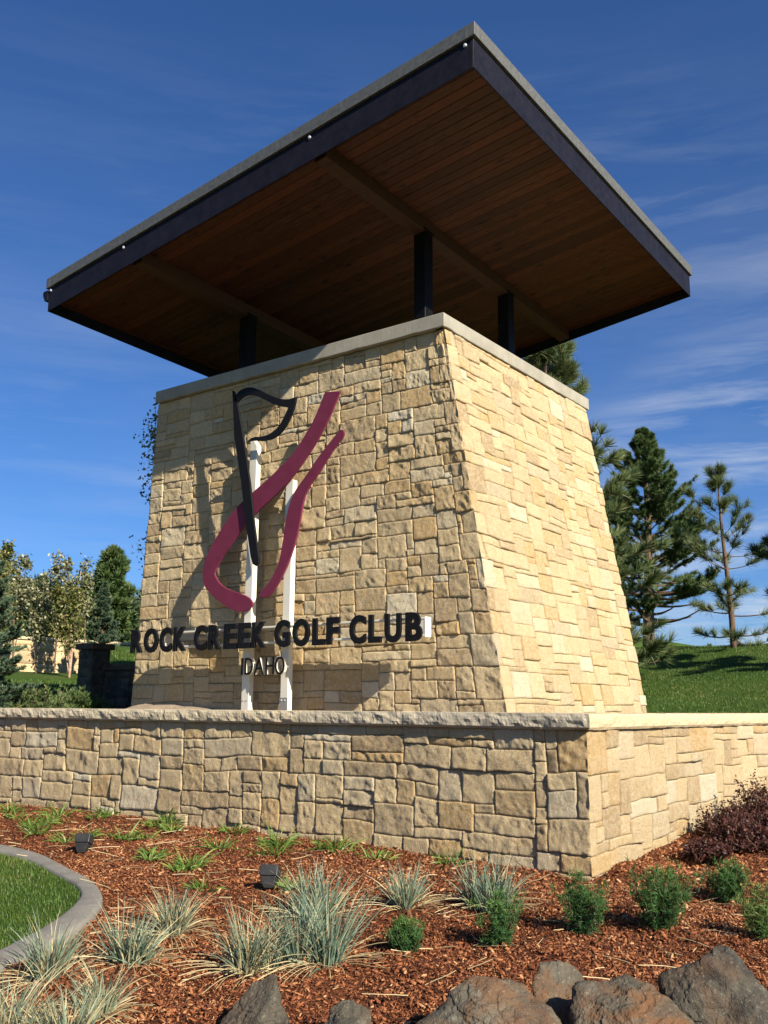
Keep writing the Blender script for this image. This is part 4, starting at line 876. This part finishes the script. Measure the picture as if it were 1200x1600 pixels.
tag(make('drip_pipe', *tube(pp, [.011] * len(pp), 8), M['pipe'], smooth=True), 'brown irrigation pipe surfacing from the mulch near the right edge', 'pipe')

# ------------------------------------------------------------------ background left: shaded pillar and wall, far wall
def zi(x, y): return float(z_in(np.array([x]), np.array([y]))[0])
rb = np.random.default_rng(77)
pil = Thing('stone_pillar', (2.62, 9.25, 1.0), 'square dark stone pillar with reddish flat cap in the shade behind the tower', 'pillar')
hw = .165
make('core', *box_vf(2.62 - hw + .02, 2.62 + hw - .02, 9.25 - hw + .02, 9.25 + hw - .02, .9, 2.01), M['mortar'], pil)
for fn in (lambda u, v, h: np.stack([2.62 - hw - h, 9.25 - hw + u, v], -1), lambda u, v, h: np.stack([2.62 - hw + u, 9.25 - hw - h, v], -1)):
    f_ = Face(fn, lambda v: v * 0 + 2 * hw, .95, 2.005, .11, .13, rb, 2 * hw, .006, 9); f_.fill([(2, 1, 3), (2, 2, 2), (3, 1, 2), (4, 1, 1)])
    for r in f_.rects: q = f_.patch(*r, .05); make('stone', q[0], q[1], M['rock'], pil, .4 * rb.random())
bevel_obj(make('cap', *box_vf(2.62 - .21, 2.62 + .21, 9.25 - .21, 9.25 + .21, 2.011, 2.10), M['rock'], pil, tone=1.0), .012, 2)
side = Thing('side_wall', (2.85, 8.1, 1.0), 'low dark stone wall between the pillar and the tower', 'wall'); side.o['kind'] = 'thing'
sa = np.array([2.66, 9.055]); sb_ = np.array([3.05, 7.06]); sl = np.linalg.norm(sb_ - sa); sd_ = (sb_ - sa) / sl; sn = np.array([sd_[1], -sd_[0]])
if sn[0] > 0: sn = -sn
fnS = lambda u, v, h: np.stack([sa[0] + sd_[0] * u + sn[0] * h, sa[1] + sd_[1] * u + sn[1] * h, v + 0 * u], -1)
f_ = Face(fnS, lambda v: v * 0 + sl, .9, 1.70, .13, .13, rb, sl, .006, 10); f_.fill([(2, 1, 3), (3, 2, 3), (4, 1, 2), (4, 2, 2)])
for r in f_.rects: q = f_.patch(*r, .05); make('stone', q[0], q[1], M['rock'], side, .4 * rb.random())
def obox(a, d, n_, l0, l1, t0, t1, z0, z1):
    V = [];
    for z in (z0, z1):
        for l, tt in ((l0, t0), (l1, t0), (l1, t1), (l0, t1)): V.append((a[0] + d[0] * l + n_[0] * tt, a[1] + d[1] * l + n_[1] * tt, z))
    return V, box_vf(0, 1, 0, 1, 0, 1)[1]
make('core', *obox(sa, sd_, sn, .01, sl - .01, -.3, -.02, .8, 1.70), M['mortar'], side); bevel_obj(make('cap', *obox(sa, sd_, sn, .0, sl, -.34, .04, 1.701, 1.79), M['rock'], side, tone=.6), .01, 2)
farw = Thing('far_wall', (9, 20.3, 2.0), 'long sunlit stone wall far behind the birch trees', 'wall'); farw.o['kind'] = 'thing'
fa = np.array([2.0, 21.3]); fb = np.array([14.6, 19.5]); fl_ = np.linalg.norm(fb - fa); fd = (fb - fa) / fl_; fn_ = np.array([fd[1], -fd[0]]); fn_ = fn_ if fn_[1] < 0 else -fn_
fnF = lambda u, v, h: np.stack([fa[0] + fd[0] * u + fn_[0] * h, fa[1] + fd[1] * u + fn_[1] * h, v + 0 * u], -1)
f_ = Face(fnF, lambda v: v * 0 + fl_, 1.5, 2.93, .17, .16, rb, fl_, .012, 12); f_.fill([(2, 1, 3), (3, 2, 3), (4, 1, 2), (4, 2, 2), (2, 2, 3)])
fs = [f_.patch(*r, .08) for r in f_.rects]; fs.sort(key=lambda q: -q[2]); print('far stones', len(fs))
for q in fs[:150]: make('stone', q[0], q[1], M['stone'], farw, tone_of(rb))
v, f, t = join_stones(fs[150:], rb); tag(make('stones', v, f, M['stone'], farw, t), kind='stuff')
make('core', *obox(fa, fd, fn_, .01, fl_ - .01, -.3, -.02, 1.3, 2.93), M['mortar'], farw); bevel_obj(make('cap', *obox(fa, fd, fn_, .0, fl_, -.34, .05, 2.931, 3.01), M['cap'], farw, tone=.9), .01, 2)

# ------------------------------------------------------------------ trees
def at(x, y, dz=0): return (x, y, zi(x, y) + dz)
pine('pine_tree', at(15.68, 5.53), 5.35, 'full dark pine with a thick trunk on the grassy rise', 1, start=.14, spread=.385, levels=22, per=6, nl=.135, nw=.014, nn=34, bare=2, dens=1.9, sub=9, rad=.14, prof=lambda q: min(1, .72 + q * 1.1) * (1 - q) ** .85 + .05, group='pines on the grassy rise')
pine('pine_tree', at(13.39, 2.97), 3.55, 'thin young pine with sparse pale branches right of the full pine', 2, start=.10, spread=.36, levels=9, per=4, nl=.22, nw=.008, nn=30, dens=.75, sub=4, rad=.055, mats=(M['bark'], M['pale']), prof=lambda q: (.95 - .45 * q) * (1 if q < .75 else .5), group='pines on the grassy rise')
pine('pine_tree', at(8.6, 4.6), 6.35, 'large soft-needled pine partly hidden behind the right side of the tower', 3, start=.06, spread=.335, levels=21, per=5, nl=.25, nw=.011, nn=34, dens=1.1, sub=5, rad=.13, mats=(M['bark'], M['pale']), prof=lambda q: min(1, .8 + q) * (1 - q) ** .7 + .12, group='pines on the grassy rise')
pine('pine_tree', at(10.75, .45), 4.6, 'dark pine whose branch tips enter at the right edge', 4, start=.12, spread=.27, levels=13, per=5, nl=.22, nw=.012, nn=30, dens=1., sub=4, rad=.10, group='pines on the grassy rise')
pine('spruce_tree', (.45, 8.75, .9), 2.45, 'young blue-green spruce behind the wall at the left edge', 11, start=.02, spread=.36, levels=24, per=8, nl=.055, nw=.012, nn=20, dens=2.2, sub=6, mats=(M['bark'], M['spruce']), droop=.25, prof=lambda q: (1 - q) ** .9 + .03)
pine('spruce_tree', at(9.35, 17.9), 2.0, 'small spruce standing in front of the far pines', 12, start=.02, spread=.30, levels=18, per=7, nl=.09, nw=.02, nn=16, dens=1.4, sub=4, mats=(M['bark'], M['spruce']), droop=.2, prof=lambda q: (1 - q) + .03)
leafy('birch_tree', at(BX['copper'][0], BX['copper'][1], -.05), 2.7, 'copper-barked birch with a pale slender trunk left of the shaded pillar', 21, 4, 2600, .075, (M['copper'], M['birchl']), .27, .2, rr=.013)
leafy('birch_tree', at(*BX['b1']), 3.1, 'thin birch rising above the spruce with light leaves', 22, 3, 1500, .09, (M['twig'], M['grey']), .17, .4, rr=.008)
leafy('birch_tree', at(*BX['b2']), 2.6, 'slender birch between the spruce and the copper-barked birch', 23, 3, 1600, .085, (M['twig'], M['grey']), .18, .3, rr=.008)
leafy('birch_tree', at(*BX['b3']), 3.1, 'slender pale birch just left of the dark far pine', 24, 2, 1500, .09, (M['twig'], M['grey']), .16, .4, rr=.008)
leafy('birch_tree', at(*BX['b4']), 2.9, 'birch at the left edge behind the spruce', 25, 3, 2300, .085, (M['twig'], M['birchl']), .22, .25, rr=.008)
leafy('birch_tree', at(*BX['b5']), 2.7, 'tall thin birch directly above the copper-barked one', 27, 3, 1500, .09, (M['twig'], M['grey']), .17, .4, rr=.008)
leafy('aspen_tree', at(3.36, 8.72), 4.0, 'sparse aspen rising behind the left edge of the tower', 26, 4, 2000, .06, (M['twig'], M['grey']), .16, .15, rr=.007)
pine('pine_tree', at(12.9, 22.2), 3.3, 'tall dark far pine left of the tower', 31, start=.1, spread=.23, levels=18, per=5, nl=.3, nw=.06, nn=18, dens=1.1, sub=4, prof=lambda q: min(1, .75 + q) * (1 - q) ** .45 + .06, group='pines behind the far wall')
pine('pine_tree', at(11.1, 17.2), 2.3, 'rounded green pine close to the left edge of the tower', 32, start=.08, spread=.36, levels=15, per=5, nl=.26, nw=.04, nn=20, dens=1.2, sub=4, mats=(M['bark'], M['pale']), prof=lambda q: min(1, .75 + q) * (1 - q) ** .5 + .06, group='pines behind the far wall')
pine('pine_tree', at(8.6, 24.5), 3.4, 'bushy dark pine behind the copper-barked birch', 33, start=.06, spread=.30, levels=15, per=5, nl=.3, nw=.06, nn=18, dens=1.1, sub=4, prof=lambda q: min(1, .75 + q) * (1 - q) ** .5 + .06, group='pines behind the far wall')
pine('pine_tree', at(5.2, 25.0), 3.4, 'bushy dark pine at the left edge behind the birches', 34, start=.06, spread=.30, levels=15, per=5, nl=.3, nw=.06, nn=18, dens=1.1, sub=4, prof=lambda q: min(1, .75 + q) * (1 - q) ** .5 + .06, group='pines behind the far wall')
# low shaded juniper between spruce and pillar
def juniper(p, r, h, label, seed, mat):
    rng = np.random.default_rng(seed); t = Thing('juniper_bush', tuple(p), label, 'bush'); br = []; P = []; D = []
    for k in range(70):
        az = rng.uniform(0, 6.283); b = arc(np.array(p), az, rng.uniform(.1, 1.4), r * rng.uniform(.6, 1.1), .2, 6, .15, rng); b[:, 2] = p[2] + (b[:, 2] - p[2]) * h / r; br.append(tube(b, np.linspace(.01, .003, 7), 3, False)); pp, dd = along(b, rng.uniform(.25, .999, 30)); P.append(pp + rng.normal(0, .04, pp.shape)); D.append(dd)
    V, F = merge(br); make('stems', V, F, M['twig'], t); V, F, tn = needles(np.concatenate(P), np.concatenate(D), 9, .075, .014, .6, rng); make('foliage', V, F, mat, t, tone=tn)
juniper((1.15, 8.45, .85), .75, .55, 'low spreading juniper between the spruce and the pillar', 41, M['pale'])
juniper((2.0, 8.75, .9), .6, .5, 'dark shaded juniper at the foot of the pillar', 42, M['pine'])
juniper((5.6, 18.6, zi(5.6, 18.6)), .7, .7, 'brownish bush in front of the far sunlit wall', 43, M['birchl'])
# woodland behind the far wall and along the ridge
for k, (d, az, H, sd) in enumerate([(31.5, 62.5, 2.6, 51), (32.5, 60.0, 2.9, 52), (33.5, 57.6, 2.7, 53), (32.0, 64.6, 2.8, 54), (34.5, 55.6, 2.5, 55)]):
    x, y = EYE[0] + d * math.cos(math.radians(az)), EYE[1] + d * math.sin(math.radians(az))
    leafy('birch_tree', at(x, y), H, ['olive leafy tree behind the far wall, above its middle', 'yellowish leafy tree behind the far wall, beside the copper-barked birch', 'leafy tree behind the far wall just above the pillar', 'leafy tree behind the far wall next to the spruce', 'leafy tree behind the far wall nearest the tower'][k], sd, 4, 3400, .11, (M['twig'], M['birchl']), .36, .08, rr=.01, group='leafy trees behind the far wall')
rf = np.random.default_rng(99)
_tree = tree; tree = lambda name, base, label, tp, tr, br, cv, mats, group=None: cv
G_ = []
for k in range(34):
    az = math.radians(rf.uniform(46, 73)); d = rf.uniform(38, 85); x, y = EYE[0] + d * math.cos(az), EYE[1] + d * math.sin(az); z = zi(x, y); H = (1.17 + rf.uniform(.085, .125) * d) - z
    G_.append(pine('', (x, y, z), H, '', 900 + k, start=.05, spread=.22, levels=15, per=6, nl=.018 * d, nw=.0035 * d, nn=9, dens=.9, sub=2, prof=lambda q: (1 - q) ** .8 + .05))
for k in range(150):
    az = math.radians(rf.uniform(2, 46)); d = rf.uniform(980, 1150); x, y = EYE[0] + d * math.cos(az), EYE[1] + d * math.sin(az); z = .0535 * d - 6 + rf.uniform(-3, 3)
    G_.append(pine('', (x, y, z), rf.uniform(9, 15), '', 1200 + k, start=.05, spread=.2, levels=6, per=4, nl=4.5, nw=1.2, nn=4, dens=.3, sub=0, prof=lambda q: (1 - q) + .05))
tree = _tree; V, F, t = cat(G_)
tag(make('forest', V, F, M['hill'], tone=t), 'distant conifer forest along the horizon', 'forest', kind='stuff')
def hill_z(A, D_):
    return np.where(D_ < 210, -3, D_ * .0535 - 6) + 3 * vnoise(np.stack([A * 9, D_ * .006, A * 0], -1), 61) - np.where(D_ > 900, (D_ - 900) * .02, 0)
A_, D_ = np.meshgrid(np.radians(np.linspace(-12, 100, 90)), np.array([170, 210, 260, 330, 420, 520, 640, 760, 900, 1200]), indexing='ij')
V = np.stack([EYE[0] + D_ * np.cos(A_), EYE[1] + D_ * np.sin(A_), hill_z(A_, D_)], -1).reshape(-1, 3); m = A_.shape[1]; a = (np.arange(89)[:, None] * m + np.arange(m - 1)[None]).ravel()
tag(make('hills', V, np.stack([a, a + m, a + m + 1, a + 1], -1), M['ridge'], smooth=True), kind='structure')
# blades on the grassy rise
N = 90000; x = rf.uniform(5.3, 17, N); y = rf.uniform(.5, 8.5, N); k = wedge(x, y); x, y = x[k], y[k]
tn = np.clip(rf.beta(2, 2.2, len(x)) * .8 + .05 + .28 * vnoise(np.column_stack([x * .9, y * .9, x * 0]), 81) + .16 * vnoise(np.column_stack([x * 3.1, y * 3.1, x * 0]), 82), 0, 1)
V, F, t = blades(x, y, z_in(x, y) - .005, .045, .007, rf, .9, tn); tag(make('rise_grass', V, F, M['blade'], tone=np.concatenate([t, t])), 'mown green grass on the rise right of the tower', 'grass', kind='stuff')
N = 14000; x = rf.uniform(3.0, 9, N); y = rf.uniform(7.3, 16, N); k = z_in(x, y) > 1.3; x, y = x[k], y[k]
V, F, t = blades(x, y, z_in(x, y) - .005, .08, .012, rf, .9); tag(make('bank_grass', V, F, M['blade'], tone=np.concatenate([t, t])), 'shaded grass bank between the pillar and the tower', 'grass', kind='stuff')
